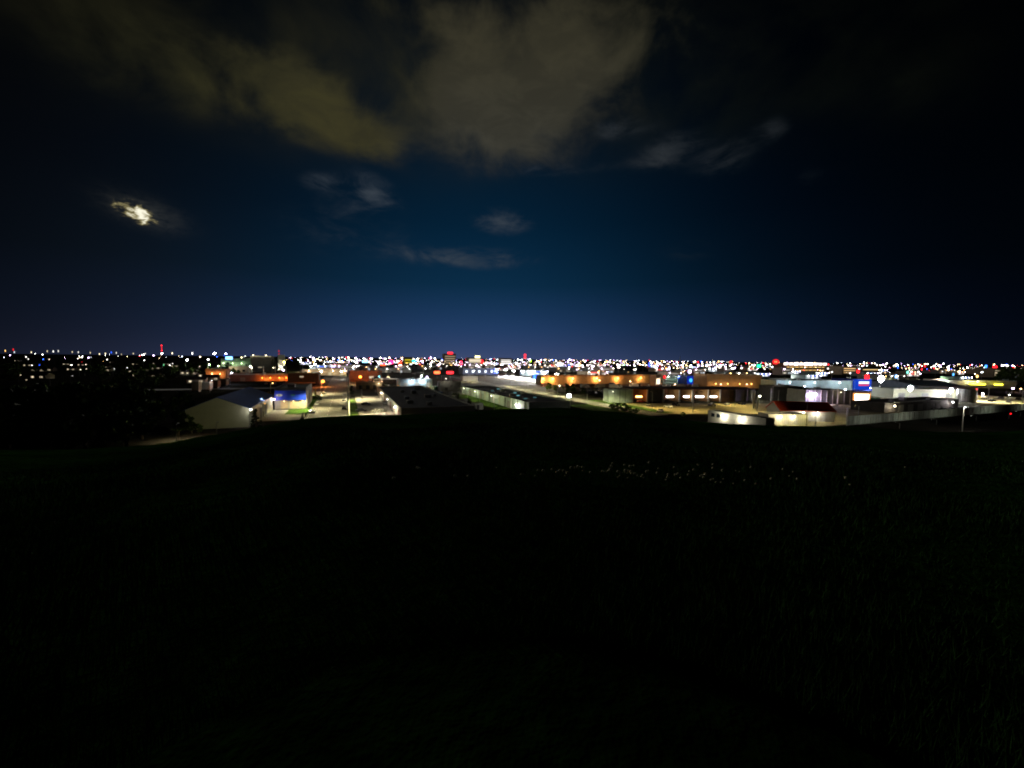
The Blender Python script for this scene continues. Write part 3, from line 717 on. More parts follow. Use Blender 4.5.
# orange-lit warehouse
Pl = at(541, 385.2); Pr = Pl + E2 * hit(Pl, E2, 662)
b = Bld('orange_warehouse', 'very long warehouse washed orange by a row of wall lamps', 'warehouse', Pl, Pr, 11, hz(541, 375.2, Pl), m_tan, m_darkroof)
for px in (542.5, 552, 572, 596, 617, 640):
    b.lamp(b.fx(px), -2.2, b.h - 3.2, (1, .42, .10), 110, .6, lit=1.5)
for k in range(10): b.front('dock_door', 8 + k * 12.5, 1.0, 11.5 + k * 12.5, 4.5, m_tan)
b.front('canopy_trim', 0, b.h - .9, b.w, b.h - .3, m_brick, .3)
sign_here(536, 376.5, 395, 5.5, 4.5, BLUE, 3.5, 'square blue lit sign at the left end of the orange-lit warehouse')
def truck_kind(bm_, name='box_truck'):
    def mk():
        t = thing(name, '', 'truck', (0, 0, 0))
        MB().box(-4.2, -1.2, 1.0, 2.3, 1.2, 3.7).build('cargo_box', bm_, t)
        MB().extrude([(2.4, .55), (4.4, .55), (4.4, 1.6), (3.9, 2.7), (2.4, 2.7)], -1.1, 1.1).build('cab', m_carw, t)
        MB().box(4.0, -.95, 1.7, 4.33, .95, 2.4).build('windscreen', m_glass, t)
        for x in (-2.8, 3.3):
            for y in (-1.05, 1.05): MB().tube((x, y - .15, .5), (x, y + .15, .5), .5, .5, 12).build('wheel', m_black, t)
        return t
    return Kind(mk)
tw, tg = truck_kind(mat('white_truck_box', (.6, .6, .57), .5, .1, .4)), truck_kind(mat('brown_truck_box', (.3, .2, .15), .6, .3, .4))
uo = (Pr - Pl).normalized()
spots = [(577, 388), (585, 388.5), (592, 388), (600, 388.3), (607, 388), (614, 388.6), (624, 388.4), (634, 387.4), (645, 387.2)]
for i, (px, py) in enumerate(spots):
    (tw if i % 2 else tg).put(at(px, py), ROT2 + rnd.uniform(-.15, .15) + (math.pi if i % 3 == 0 else 0), ('white' if i % 2 else 'brown') + ' box truck in the row before the orange-lit warehouse', ('white' if i % 2 else 'brown') + ' trucks before the orange warehouse')
for i in range(16):
    P = at(582 + i * 2.9, 391.2 + (i % 3) * 1.5)
    (card if i % 3 else cars).put(P, ROT1 + rnd.uniform(-.2, .2), ('black' if i % 3 else 'silver') + ' car parked between the street trees and the grey container block', ('black' if i % 3 else 'silver') + ' cars by the container block')
lamp_here(600, 380.5, 355, (1, .6, .35), 140, 'pinkish lamp among the trucks before the orange-lit warehouse', .45)
lamp_here(631, 381.5, 352, (1, .6, .3), 140, 'orange lamp right of the trucks before the orange-lit warehouse', .45)
# container block and open-bay depot
Pl = at(608.5, 402.5); Pr = at(632, 402.5)
b = Bld('container_block', 'grey green ribbed container block left of the open-bay depot', 'building', Pl, Pr, 9, hz(610, 389.5, Pl), m_green, m_darkroof, .2)
for x in (3.2, 6.5, 9.8): b.front('door_seam', x, .2, x + .18, b.h - .3, m_dark)
b.lamp(1.5, -2.5, b.h - 1.0, (1, .95, .7), 30, .25)
Pl = at(632.8, 402); Pr = at(756, 401.8); hD = hz(690, 388, (Pl + Pr) / 2)
t = thing('open_bay_depot', 'long depot of open bays between pale pillars with glaring white lamps inside', 'depot', Pl, ang_of(Pr - Pl)); W = (Pr - Pl).length; u_ = (Pr - Pl).normalized()
MB().box(-.3, -.6, hD - .7, W + .3, 14.3, hD).build('roof', m_darkroof, t)
MB().box(0, 13.8, 0, W, 14.1, hD - .703).build('rear_wall', m_brick, t)
MB().box(-.3, -.75, hD - .65, W + .3, -.603, hD - .1).build('fascia', mat('dark_red_fascia', (.16, .05, .035), .7), t)
pil = [633.5, 648.5, 664.5, 681, 694, 710, 722, 737, 748.5, 755.5]
xs = [hit(Pl, u_, p) for p in pil]
for x in xs: MB().box(x - .32, -.3, 0, x + .32, .5, hD - .703).build('pillar', m_pale, t)
for i, x in enumerate(xs[1:-1]): MB().box(x - .12, .503, 0, x + .12, 13.797, hD - .703).build('bay_partition', m_brown, t)
for i, (px, c, k, w_) in enumerate(((641.5, (1, .36, .10), 24, 3.4), (673, WHITE, 26, 4), (689.5, WHITE, 26, 3), (703, WHITE, 28, 4.6), (717, (1, .88, .75), 26, 3.6))):
    x = hit(Pl, u_, px); f = MB().box(x - w_ / 2 - .1, 1.5, 2.3, x + w_ / 2 + .1, 2.6, 2.55).build('light_table', m_steel, t)
    MB().box(x - w_ / 2, 1.4, 2.55, x + w_ / 2, 2.4, 3.35).build('strip_light', em(c, k * .4), t)
for i, (x0, x1) in enumerate(((xs[1], xs[2]), (xs[6], xs[7]), (xs[7], xs[8]), (xs[8], xs[9]))):
    MB().box(x0 + .4, .8, 0, x1 - .4, 1.0, hD - .8).build('roller_door', (m_dark, m_brown, m_grey, m_dark)[i], t)
for i, px in enumerate((641, 692, 700, 712)):
    carr.put(at(px, 402.5) , ang_of(u_) + .1 * i, ['red car parked at the first open bay under the orange lamp', 'small red car parked outside the third lit bay', 'red car between the third and fourth lit bays', 'red car outside the last lit bay'][i], z=.01) if i in (0,) else None
t = thing('lane_post', 'thin pale post standing in the yard before the open-bay depot', 'post', at(692.5, 413))
MB().tube((0, 0, 0), (0, 0, hz(692.5, 398, at(692.5, 413))), .11, .08, 7).build('pole', m_pale, t)
MB().box(-.3, -.1, 5, .3, -.12 + .25, 5.4).build('sign_plate', m_pale, t)
for i, (px, py) in enumerate(((652, 409), (693, 411), (735, 406))):
    yard_lamp(at(px, py), 8.5, (1, .76, .28), 7500, ['yard lamp before the first open bays of the depot', 'yard lamp before the middle bays of the depot', 'yard lamp before the closed right bays of the depot'][i])
for i, (px, py, s_) in enumerate(((617, 410, 1.2), (624, 411.5, 1.4), (630, 412.5, 1.1), (636, 413.2, .9), (683, 416.5, .7), (612, 409, .9))):
    bush.put(at(px, py), i * 2.1, 'scrubby bush on the crest of the hill below the depot yard' , 'scrubby bushes below the depot yard', s_)

# row behind the depot: pale green hall, blue shop, brown ribbed wall
Pl = at(655.5, 386); b = Bld('lit_kiosk', 'narrow building with a glowing orange and white front behind the depot', 'kiosk', Pl, Pl + E2 * 6, 8, hz(657, 375.5, Pl), m_pink, m_darkroof)
b.lit(.8, 1.0, 5.2, 7, (1, .75, .5), 1.6)
Pl = at(662.5, 385); Pr = at(686.5, 385); b = Bld('pale_green_hall', 'pale green hall with horizontal window bands left of the blue store', 'building', Pl, Pr, 20, hz(670, 375.6, Pl), m_green, m_darkroof)
b.lit(3, 5.0, 21, 6.2, (.5, .8, .65), .22); b.lit(3, 1.8, 21, 3.0, (.6, .8, .6), .2)
for x in (5, 16): b.lamp(x, -2, b.h - 1, (.9, 1, .8), 90, .28)
sign_here(665, 377, 372, 2.6, 2.4, RED, 2.5, 'small red lit sign on the pale green hall')
Pl = at(686.5, 386); Pr = at(707, 386); b = Bld('blue_store', 'blue store front with a glowing round emblem and a white oval sign', 'store', Pl, Pr, 18, hz(690, 375.8, Pl), m_blue, m_darkroof)
b.front('blue_facade', .4, 1.2, b.w - .4, b.h - .3, em((.008, .035, .5), .5), .15)
def disc(B, cx, cz, rx, rz, m, name, y0, y1, n=20):
    return MB().extrude([(cx + rx * math.cos(2 * math.pi * i / n), cz + rz * math.sin(2 * math.pi * i / n)) for i in range(n)], y0, y1).build(name, m, B.t)
disc(b, b.w * .19, b.h * .56, 1.7, 1.9, em((.06, .5, 1), 1.0), 'round_emblem', -.3, -.16)
disc(b, b.w * .62, b.h * .66, 3.6, 1.1, em((.85, .92, 1), 1.3), 'oval_sign', -.3, -.16)
MB().box(b.w * .5, -.3, b.h * .30, b.w * .9, -.16, b.h * .42).build('red_stripe', em((.8, .02, .05), .5), b.t)
Pl = at(706.5, 388.5); Pr = at(762, 388.8); b = Bld('brown_ribbed_hall', 'tall brown hall of ribbed metal lit orange behind the depot', 'building', Pl, Pr, 22, hz(730, 374.5, (Pl + Pr) / 2), m_brown, m_darkroof)
for x in (6, 17, 28, 39): b.lamp(x, -4.0, 4.5, (1, .55, .14), 70, .4)
lamp_here(766.5, 386.5, 300, (.95, .95, 1), 420, 'bright white lamp at the right end of the brown ribbed hall', .5)
P = at(762, 399); lamp_here(761.5, 396.5, 240, (1, .93, .72), 200, 'cream glowing lamp between the posts right of the depot', .5)
for i, px in enumerate((753.5, 757.5)):
    P = at(px, 408.5); o = MB().tube((0, 0, 0), (0, 0, hz(px, (391, 396)[i], P)), .42, .42, 10).build('storage_pipe', m_pale); o.location = (P.x, P.y, 0)
    tag(o, ['taller pale standing pipe right of the depot', 'shorter pale standing pipe right of the depot'][i], 'pipe')
# rows of trailers parked across the depot's front strip, lit pinkish
for i in range(12):
    P = at(660 + i * 7.2, 387.4)
    (tg, tw)[i % 2].put(P, ROT2 + rnd.uniform(-.1, .1), ('brown', 'white')[i % 2] + ' box truck in the strip behind the depot roof', ('brown', 'white')[i % 2] + ' trucks behind the depot roof', .8)
for i, px in enumerate((676, 722, 748)):
    lamp_here(px, 384.5, 300, (1, .62, .4), 90, ['pinkish lamp behind the depot below the pale green hall', 'pinkish lamp behind the depot below the brown ribbed hall', 'orange lamp behind the right end of the depot'][i], .4)

# small cream building on the right with two wall lamps, long side along the street direction
Pc = at(708, 421.5); CL = min(40, hit(Pc, -E1, 769)); b = Bld('cream_building', 'low cream building with dark roof, two wall lamps and a pair of small windows', 'building', Pc - E1 * CL, Pc - E1 * CL + E2 * 4.5, CL, hz(708, 410, Pc), m_cream, m_darkroof, .2)
for px, py in ((726.5, 414.5), (744.5, 417.5)):
    tt = hit(Pc, -E1, px); b.lamp(-.9, CL - tt, b.h - 1.15, (1, .95, .8), 200, .29, back=(1, 0), lit=.6)
for y in (CL - 5.5, CL - 3): b.left('window', y, 2.2, y + 1.6, 3.6, m_glass)
Pl = at(768, 425); Pr = at(808, 425); b = Bld('pump_house', 'small cream pump house with two glaring lamps beside a grey tank', 'building', Pl, Pr, 6, hz(775, 414.5, Pl), m_cream, m_darkroof, .2)
for px in (782, 795.5): b.lamp(b.fx(px), -.9, b.h - .8, (1, .92, .7), 150, .29, lit=.33)
for px in (789, 799): b.front('door', b.fx(px) - .5, .1, b.fx(px) + .6, 2.3, m_pale)
# red-roofed building
Pl = at(780, 420.5); Pr = at(834.5, 422); b = Bld('red_roofed_building', 'cream building under a long red metal roof with lamps beneath its eave', 'building', Pl, Pr, 11, hz(810, 411, (Pl + Pr) / 2), m_cream, m_red, gable=('side', hz(810, 402.5, (Pl + Pr) / 2 * 1.03)))
for px in (805, 819.5): b.lamp(b.fx(px), -.9, b.h - .7, WHITE, 110, .26)
for px in (812, 827): b.front('door', b.fx(px) - .6, .1, b.fx(px) + .6, 2.2, m_pale)
b.right('barn_door', 1, .1, 9.5, 4.0, m_dark, .12)
Pp = at(790, 414); o = None
lamp_here(779, 404, 178, (1, .5, .2), 60, 'orange lamp over the left end of the red roof', .2)
P = at(846.5, 424); t = thing('utility_pole', 'pale post at the right end of the red-roofed building', 'pole', P)
MB().tube((0, 0, 0), (0, 0, hz(846.5, 408, P)), .22, .18, 8).build('pole', m_pale, t)
MB().tube((-.6, 0, hz(846.5, 408.6, P)), (.6, 0, hz(846.5, 408.6, P)), .06, .06, 6).build('crossarm', m_steel, t)
yard_lamp(at(858, 421.5), 6.5, (1, .88, .38), 2400, 'yard lamp at the left end of the long white fence')
yard_lamp(at(815, 427), 6.0, (1, .9, .42), 900, 'yard lamp on the gravel before the red-roofed building')
yard_lamp(at(806, 430), 10.5, (1, .85, .5), 6500, 'tall yard lamp lighting the red roof from the gravel', aim=(0, 17, 5.5), cone=95)  # extra lamp added and aimed to lift the red roof
yard_lamp(at(757, 413), 8.5, (1, .85, .4), 7000, 'yard lamp between the pale pipes and the red roof')
# dark hall, post hall, teal hall, blue-sign store, glowing shopfront
Pl = at(773, 401); Pr = at(804, 401.5); b = Bld('dark_hall', 'unlit dark hall behind the red-roofed building', 'building', Pl, Pr, 16, hz(790, 387, Pl), mat('black_cladding', (.03, .03, .028), .8, .3, .4), m_darkroof)
b.front('roller_door', 8, .1, 13, 4.5, m_grey)
Pl = at(805, 404); Pr = at(851.5, 404.5); b = Bld('grey_ribbed_hall', 'grey ribbed hall with a big violet white lamp on its left end', 'building', Pl, Pr, 16, hz(830, 391, Pl), mat('dim_ribbed_metal', (.16, .155, .13), .7, .2, .4, ribs=1.2), m_darkroof)
for i in range(8): b.front('pilaster', 2 + i * 3.4, .1, 2.35 + i * 3.4, b.h - .2, m_cream, .3)
for dx in (-1.4, 0, 1.4): b.lamp(b.fx(813.5) + dx, -1.4, b.h - 2.4, VIOLET, 210, .42)
b.lamp(b.fx(840), -2, b.h - 1, WARM, 50, .2)
for px, py, pb, lab in ((802.3, 385, 401.5, 'tall cream post at the left end of the grey ribbed hall'), (837.3, 388, 405, 'tall cream post before the right half of the grey ribbed hall')):
    P = at(px, pb + 1); t = thing('utility_pole', lab, 'pole', P); H = hz(px, py, P)
    MB().tube((0, 0, 0), (0, 0, H), .3, .24, 8).build('pole', m_cream, t); MB().box(-.9, -.08, H - .9, .9, .08, H - .7).build('crossarm', m_wood, t)
for px, py, pb, lab in ((750, 389, 401, 'thin dark post left of the two pale pipes'), (770.5, 388, 403, 'thin grey post left of the dark hall'), (778, 390, 406, 'thin pale post before the dark hall')):
    P = at(px, pb); t = thing('utility_pole', lab, 'pole', P); H = hz(px, py, P)
    MB().tube((0, 0, 0), (0, 0, H), .16, .12, 8).build('pole', m_steel, t); MB().box(-.7, -.06, H - .6, .7, .06, H - .45).build('crossarm', m_wood, t)
Pl = at(776, 390.5); Pr = at(852, 391); b = Bld('pale_teal_hall', 'long pale teal hall behind the dark and the grey ribbed halls', 'building', Pl, Pr, 30, hz(815, 380.5, (Pl + Pr) / 2), m_teal, m_darkroof)
for x in (8, 30, 52): b.lamp(x, -5, b.h - 1.5, COLD, 130, .4)
for i, px in enumerate((806, 847)):
    lamp_here(px, (386.5, 389.5)[i], 300, (.75, .85, 1), 300, ['bluish white lamp before the left half of the pale teal hall', 'bluish white lamp at the foot of the blue sign building'][i], .5)
lamp_here(778.5, 388, 292, (.6, 1, .85), 150, 'greenish white lamp left of the pale teal hall', .5)
broad[0].put(at(767, 389), 0, 'green tree between the brown ribbed hall and the pale teal hall', scale=.9)
Pl = at(852.5, 391); Pr = at(871, 391); b = Bld('blue_sign_store', 'store with a big blue sign wall carrying a white bar and red stripe', 'store', Pl, Pr, 20, hz(860, 379.3, Pl), m_blue, m_darkroof)
b.front('sign_wall', .3, 1.5, b.w - .3, b.h - .2, em((.008, .07, .75), .55), .15)
MB().box(b.w * .3, -.3, b.h * .62, b.w * .85, -.16, b.h * .80).build('white_bar', em((.9, .95, 1), 1.3), b.t)
MB().box(b.w * .3, -.3, b.h * .44, b.w * .85, -.16, b.h * .56).build('red_stripe', em((1, .08, .12), .7), b.t)
b.lamp(b.w * .88, -1.2, b.h * .25, COLD, 120, .35)
Pl = at(852, 404.5); Pr = at(870, 404.8); b = Bld('glowing_shopfront', 'small shop whose whole front glows white inside an orange frame', 'shop', Pl, Pr, 9, hz(860, 393, Pl), m_brick, m_darkroof)
b.front('orange_frame', .2, 1.2, b.w - .2, b.h - .2, em((1, .35, .08), .9), .12)
MB().box(1.2, -.25, 2.4, b.w - 1.2, -.13, b.h - .9).build('window', em((1, .9, .75), 7), b.t)
P = at(864.5, 408.5); carr.put(P, ROT2, 'red car parked below the glowing orange-framed shop', scale=1.3)
sign_here(867.5, 377, 345, 6.5, 3.4, RED, 3.0, 'red oval-looking lit sign above the blue sign wall')
sign_here(858.5, 371.5, 520, 6.5, 4.4, RED, 2.2, 'red lit sign high behind the blue sign wall')
# right: flood-lit white building and roofs
Pl = at(893, 398.5); Pr = at(957, 400); b = Bld('floodlit_building', 'white building glaring under two floodlights beyond the long fence', 'building', Pl, Pr, 20, hz(925, 389.5, (Pl + Pr) / 2), m_white, m_bluegrey)
for i in range(6): b.front('roller_door', 3 + i * 7, .1, 7 + i * 7, 4, m_pale if i % 2 else m_steel)
fl = mast_kind((.97, .98, 1), 60, 9, 1.4, lit=3800, rows=3)
P = col(912, 262); fl.put(P, ROT2, 'glaring floodlight mast before the left half of the white building', scale=hz(912, 390, P) / 9.6)
P = col(953, 262); fl.put(P, ROT2, 'glaring floodlight mast at the right end of the white building', scale=hz(953, 392, P) / 9.6)
P = col(882, 320); fl.put(P, ROT2, 'glaring floodlight mast right of the blue sign wall', scale=hz(882, 381, P) / 9.6)
lamp_here(878, 388, 300, WHITE, 220, 'white lamp below the floodlight beside the blue sign wall', .5)
Pl = at(918, 392); Pr = at(968, 393); b = Bld('blue_grey_hall', 'wide hall with a blue grey roof behind the floodlit white building', 'hall', Pl, Pr, 60, hz(940, 387, Pl), m_bluegrey, m_bluegrey, gable=('side', hz(940, 381, Pl * 1.09)))
b.front('door', 8, .1, 12, 4, m_dark)
P = at(966, 402); o = thing('silo', 'round grey silo at the right end of the floodlit building', 'silo', P); H = hz(966, 389, P)
MB().tube((0, 0, 0), (0, 0, H), 4.2, 4.2, 24).build('tank', m_steel, o); MB().tube((0, 0, H), (0, 0, H + 1.2), 4.3, .4, 24).build('tank_roof', m_steel, o)
Pl = at(884, 413); Pr = Pl + E2 * hit(Pl, E2, 962); b = Bld('dark_depot', 'low dark building just behind the long white fence', 'building', Pl, Pr, 14, hz(890, 403.5, Pl), m_dark, m_darkroof)
for i in range(5): b.front('roller_door', 12 + i * 9, .1, 17 + i * 9, 3.4, m_grey)
b.lamp(b.fx(894), -1.5, b.h - 1.4, (1, .85, .6), 120, .34); b.lamp(b.fx(952), -1.5, b.h - 1.2, (1, .9, .9), 120, .32)
for i in range(4): cars.put(at(934 + i * 9, 411.5 - i * .6), ROT2, 'silver car parked between the dark low building and the white fence', 'cars behind the white fence')
# long white fence
Pl = at(846, 425.5); L = 190.0; Hf = 3.5
t = thing('metal_fence', 'long pale corrugated metal fence along the foot of the hill', 'fence', Pl, ROT2)
mb = MB(); n = 420; vs = []
for i in range(n + 1):
    x = L * i / n; y = .07 * (1 if (i // 2) % 2 else -1); vs += [(x, y, .05), (x, y, Hf), (x, y + .03, Hf), (x, y + .03, .05)]
fs = []
for i in range(n): fs += [(4 * i + a, 4 * i + 4 + a, 4 * i + 4 + (a + 1) % 4, 4 * i + (a + 1) % 4) for a in range(4)]
mb.add(vs, fs); mb.build('fence_panel', mat('pale_fence_metal', (.50, .52, .46), .6, .2, .2), t)
for i in range(48): MB().box(i * 4, -.22, 0, i * 4 + .12, -.08, Hf + .1).build('post', m_pale, t)
P = col(967.5, 142); H = hz(967.5, 407, P)
t = thing('street_lamp', 'white lamp on a tall pale pole in front of the long fence', 'street lamp', P, ROT2)
MB().tube((0, 0, 0), (0, 0, H), .13, .08, 8).build('pole', mat('white_pole', (.75, .73, .62), .5, .05, 2), t)
hd = MB().box(-.2, -.6, H, .2, -.1, H + .1).build('lamp_head', m_steel, t); MB().box(-.16, -.55, H - .16, .16, -.15, H - .003).build('lens', em((.95, .97, 1), 6), hd)
light(t, (0, -1.4, H - .5), (1, .97, .85), 650)
for i, px in enumerate((868, 905, 945, 990, 1030)):  # unseen lamps added at the hill foot to light the fence face
    yard_lamp(Pl + E2 * hit(Pl, E2, px) - E1 * 11, 2.0, (.93, 1, .80), (330, 330, 360, 420, 420)[i], ['low shielded lamp lighting the left end of the long fence', 'low shielded lamp lighting the left third of the long fence', 'low shielded lamp lighting the middle of the long fence', 'low shielded lamp left of the small red light of the fence', 'low shielded lamp right of the small red light of the fence'][i], aim=(0, 11, 3.2), cone=140)
lamp_here(1015, 415, 178, RED, 22, 'small red light on a short post at the right part of the fence', .3, .05)
# sandy lot and yellow canopies at the far right
yard_lamp(at(988, 401), 9.0, (1, .9, .48), 24000, 'tall yard lamp in the left part of the sandy parking lot')
yard_lamp(at(1022, 404), 9.0, (1, .86, .42), 15000, 'tall yard lamp in the right part of the sandy parking lot')
lamp_here(985, 394.5, 300, (1, .97, .9), 520, 'white lamp glaring over the sandy parking lot', .6)
lamp_here(1012, 396, 290, (1, .93, .7), 160, 'warm lamp deeper in the sandy parking lot', .35)
lamp_here(978, 394.8, 296, YELLOW, 160, 'yellow lamp at the near corner of the sandy parking lot', .5)
Pl = at(938, 386.5); Pr = at(1016, 388.5); b = Bld('long_white_hall', 'long white hall with yellow lit canopies beyond the sandy lot', 'building', Pl, Pr, 25, hz(976, 380.5, (Pl + Pr) / 2), m_pale, m_darkroof)
for px, w_ in ((976, 6.5), (997, 3.4)):
    x = b.fx(px); f = MB().box(x - w_, -4, 3.0, x + w_, -.003, 3.4).build('canopy', m_steel, b.t); MB().box(x - w_ + .2, -4.15, 3.02, x + w_ - .2, -4.003, 4.4).build('canopy_sign', em((1, .9, .04), 6), f)
b.lamp(6, -3, b.h - 1, (.9, .95, 1), 130, .35); b.lamp(30, -3, b.h - 1, (1, .95, .7), 130, .35)
lamp_here(1015, 388.5, 345, VIOLET, 420, 'violet white lamp at the right end of the long white hall', .6)
lamp_here(1023, 389, 350, AMBER, 200, 'amber lamp at the frame edge right of the violet white one', .5)
lamp_here(978.5, 389.3, 320, RED, 60, 'small red light over the silo beside the sandy lot', .5)
for i, (px, D) in enumerate(((1003, 500), (1011, 480), (1019, 470), (1028, 460))):
    broad[i % 3].put(col(px, D), i, 'unlit tree in the dark clump beyond the long white hall', 'dark trees beyond the long white hall', 2.0)
sign_here(1013, 367.5, 900, 11, 7, RED, 2.2, 'red lit sign over the dark clump of trees at far right')
sign_here(995, 367.5, 800, 20, 7, RED, 2.6, 'wide red lit sign on the skyline at far right')
sign_here(986, 367.3, 800, 9, 9, (.05, .25, 1), 3.0, 'blue lit sign beside the wide red one on the skyline')

# ------------------------------------------------------------------ left middle distance
# row of trailers behind the shed
for i, (px, py, pt, w_, m_, lab) in enumerate(((197, 391.5, 381.5, 2.6, m_tan, 'dim brown box trailer at the left end of the row behind the shed'), (207, 390.5, 382, 3.4, m_carw, 'white box trailer, brightest of the row behind the shed'),
                                            (216, 388, 380.2, 2.8, m_brick, 'rusty box trailer right of the white one behind the shed'), (224, 385.5, 379, 3.2, m_pink, 'pale pink box trailer at the right end of the row behind the shed'))):
    P = at(px, py); t = thing('box_trailer', lab, 'trailer', P, ROT2 - .5); H = max(3.4, hz(px, pt, P))
    MB().box(-w_, -1.3, 1.0, w_, 1.3, H).build('cargo_box', m_, t)
    for x in (-w_ * .7, w_ * .4):
        for y in (-1.0, 1.0): MB().tube((x, y - .15, .5), (x, y + .15, .5), .5, .5, 10).build('wheel', m_black, t)
    MB().box(w_ * .75, -.9, 0, w_ * .8, .9, 1.0).build('landing_leg', m_steel, t)
lamp_here(211, 381, 258, (1, .95, .85), 75, 'small lamp before the row of box trailers', .2, 2.6)
Pl = at(206, 378.5); b = Bld('brick_building', 'brick building lit orange behind the row of box trailers', 'building', Pl, Pl + E2 * 18, 14, hz(210, 369, Pl), m_brick, m_darkroof)
b.front('door', 2, .1, 4, 2.8, m_dark); b.lamp(6, -3, 5, AMBER, 160, .4); b.lamp(13, -3, 5, AMBER, 120, .4); b.unit(6, 5, 3, 3, 1.5)
Pl = at(229, 374); b = Bld('small_office', 'small pale office with dark windows right of the lit brick building', 'building', Pl, Pl + E2 * 22, 14, hz(236, 366.5, Pl), m_pink, m_darkroof)
for x in (3, 9, 15): b.front('window', x, 3, x + 3, 5.5, m_glass)
b.lamp(4, -2.5, 5, WARM, 160, .45)
Pl = at(229, 381.5); Pr = Pl + E2 * hit(Pl, E2, 290); b = Bld('orange_strip_building', 'low building with a pale roof edge over an orange-lit wall behind the blue roof', 'building', Pl, Pr, 30, hz(260, 374, Pl), m_brick, m_tan)
b.front('roof_edge', 0, b.h - .6, b.w, b.h + .05, m_pale, .3)
for px in (262, 270, 279, 286): b.lamp(b.fx(px), -2.0, 3.2, SODIUM, 80, .4)
for px in (242, 266, 281): b.front('roller_door', b.fx(px) - 2, .1, b.fx(px) + 2, 3.6, m_tan)
for px in (250, 262, 274, 285): MB().tube((b.fx(px), 6, b.h - .5), (b.fx(px), 6, b.h + 7.5), .2, .16, 7).build('roof_mast', m_pale, b.t)
b.lamp(b.fx(250), 5.5, b.h + 6, WARM, 90, .4); b.lamp(b.fx(272), 5.5, b.h + 6, WARM, 70, .35)
lamp_here(272, 383.5, 262, AMBER, 80, 'amber lamp over the cars behind the blue shop roof', .3)
for i in range(5): (card if i % 2 else cars).put(at(266 + i * 4.5, 384.5), ROT1, ('black' if i % 2 else 'silver') + ' car under the amber lamp behind the blue shop roof', ('black' if i % 2 else 'silver') + ' cars behind the blue shop', z=.01)
Pl = at(288, 384.5); b = Bld('black_flat_building', 'black flat-roofed building with a pale eave line behind the blue shop', 'building', Pl, Pl + E2 * 24, 22, hz(290, 373.5, Pl), m_dark, m_darkroof)
b.front('eave', -2, .8, b.w - 3, 1.7, m_pale, 1.5); b.lit(9, 6, 12, 7.2, WARM, .35)
Pl = at(302, 375.5); Pr = Pl + E2 * hit(Pl, E2, 346); b = Bld('long_pale_hall', 'long pale hall closing the view at the far end of the straight street', 'building', Pl, Pr, 26, hz(315, 369.5, Pl), m_tan, m_bluegrey)
for x in (8, 22, 36, 50): b.lamp(x, -3, b.h - 1.5, WARM, 120, .5, lit=.6)
for x in (14, 30, 44): b.front('roller_door', x, .1, x + 4, 4.4, m_pale)
lamp_here(315, 364, 560, WHITE, 700, 'large white street light glaring over the long pale hall', 1.1)
lamp_here(321, 371.5, 430, WHITE, 420, 'white lamp before the left end of the long pale hall', .6)
lamp_here(341, 371.5, 440, WHITE, 420, 'white lamp before the right end of the long pale hall', .7)
# big dark building and pale terraces behind
Pl = at(251, 372.5); b = Bld('dark_block', 'tall dark block with a pale roofline between conifers on the skyline', 'building', Pl, Pl + E2 * hit(Pl, E2, 271), 26, hz(260, 356, Pl), m_dark, m_tan)
b.front('roof_edge', 0, b.h - 1.4, b.w, b.h + .1, m_cream, .4)
b.lit(9, 7, 14, 8.2, WARM, .3)
for x in (4, 20): b.lamp(x, -4, b.h + 1, WARM, 150, .4, lit=.25)
Pl = at(221, 367); b = Bld('green_grey_block', 'long pale green block with rows of windows left of the tall dark one', 'building', Pl, Pl + E2 * hit(Pl, E2, 250), 24, hz(230, 358.3, Pl), m_green, m_grey)
for k in range(6): b.lit(4 + k * 7, 3, 7 + k * 7, 5, (.8, .9, .6), .5)
for x in (6, 22, 38): b.lamp(x, -6, 8, (.7, 1, .5), 130, .6, lit=.6)
Pl = at(278, 370); b = Bld('white_tower_block', 'narrow white tower block right of the conifers with a red mast behind', 'building', Pl, Pl + E2 * 10, 10, hz(280, 354.8, Pl), m_white, m_grey)
for k in range(4): b.lit(2, 3 + k * 4, 8, 5 + k * 4, WARM, .5)
b.lamp(5, -5, 6, WHITE, 300, .5)
for i, (px, D, s_) in enumerate(((272.5, 560, 1.7), (275.5, 575, 1.9), (246, 600, 1.1))):
    coni.put(col(px, D), i, ['tall dark conifer right of the tall dark block', 'taller dark conifer left of the white tower block', 'dark conifer left of the tall dark block'][i], scale=s_)
for i, (px, py, D, c, s_, r_, lab) in enumerate((
    (284, 362, 600, (1, .88, .15), 520, .95, 'yellow glaring lamp right of the white tower block'), (283, 370, 480, VIOLET, 420, .7, 'violet white lamp at the foot of the white tower block'),
    (187, 360, 480, (.95, .85, 1), 520, .8, 'violet white lamp glaring among the dark trees left of the brick building'), (208, 359.5, 520, WHITE, 420, .6, 'white lamp among the trees above the brick building'),
    (214.5, 353, 1400, (.9, .8, 1), 900, 3.0, 'brightest violet white light on the skyline above the brick building'), (226, 353.5, 1500, (.6, .65, 1), 600, 1.7, 'bluish light on the skyline left of the dark block'),
    (250, 366.5, 430, WHITE, 300, .5, 'white lamp left of the tall dark block'), (231, 373, 330, (.7, .75, 1), 260, .45, 'bluish white lamp between the small office and the brick building'),
    (209, 364.5, 520, (.6, 1, .3), 260, .6, 'greenish lamp lighting the trees behind the brick building'), (218, 366, 510, (.7, 1, .4), 200, .6, 'yellow green lamp at the foot of the pale green block'))):
    lamp_here(px, py, D, c, s_, lab, r_)
sign_here(229, 358, 560, 8, 4.0, (.12, .3, 1), 5, 'blue lit sign on the pale green block')
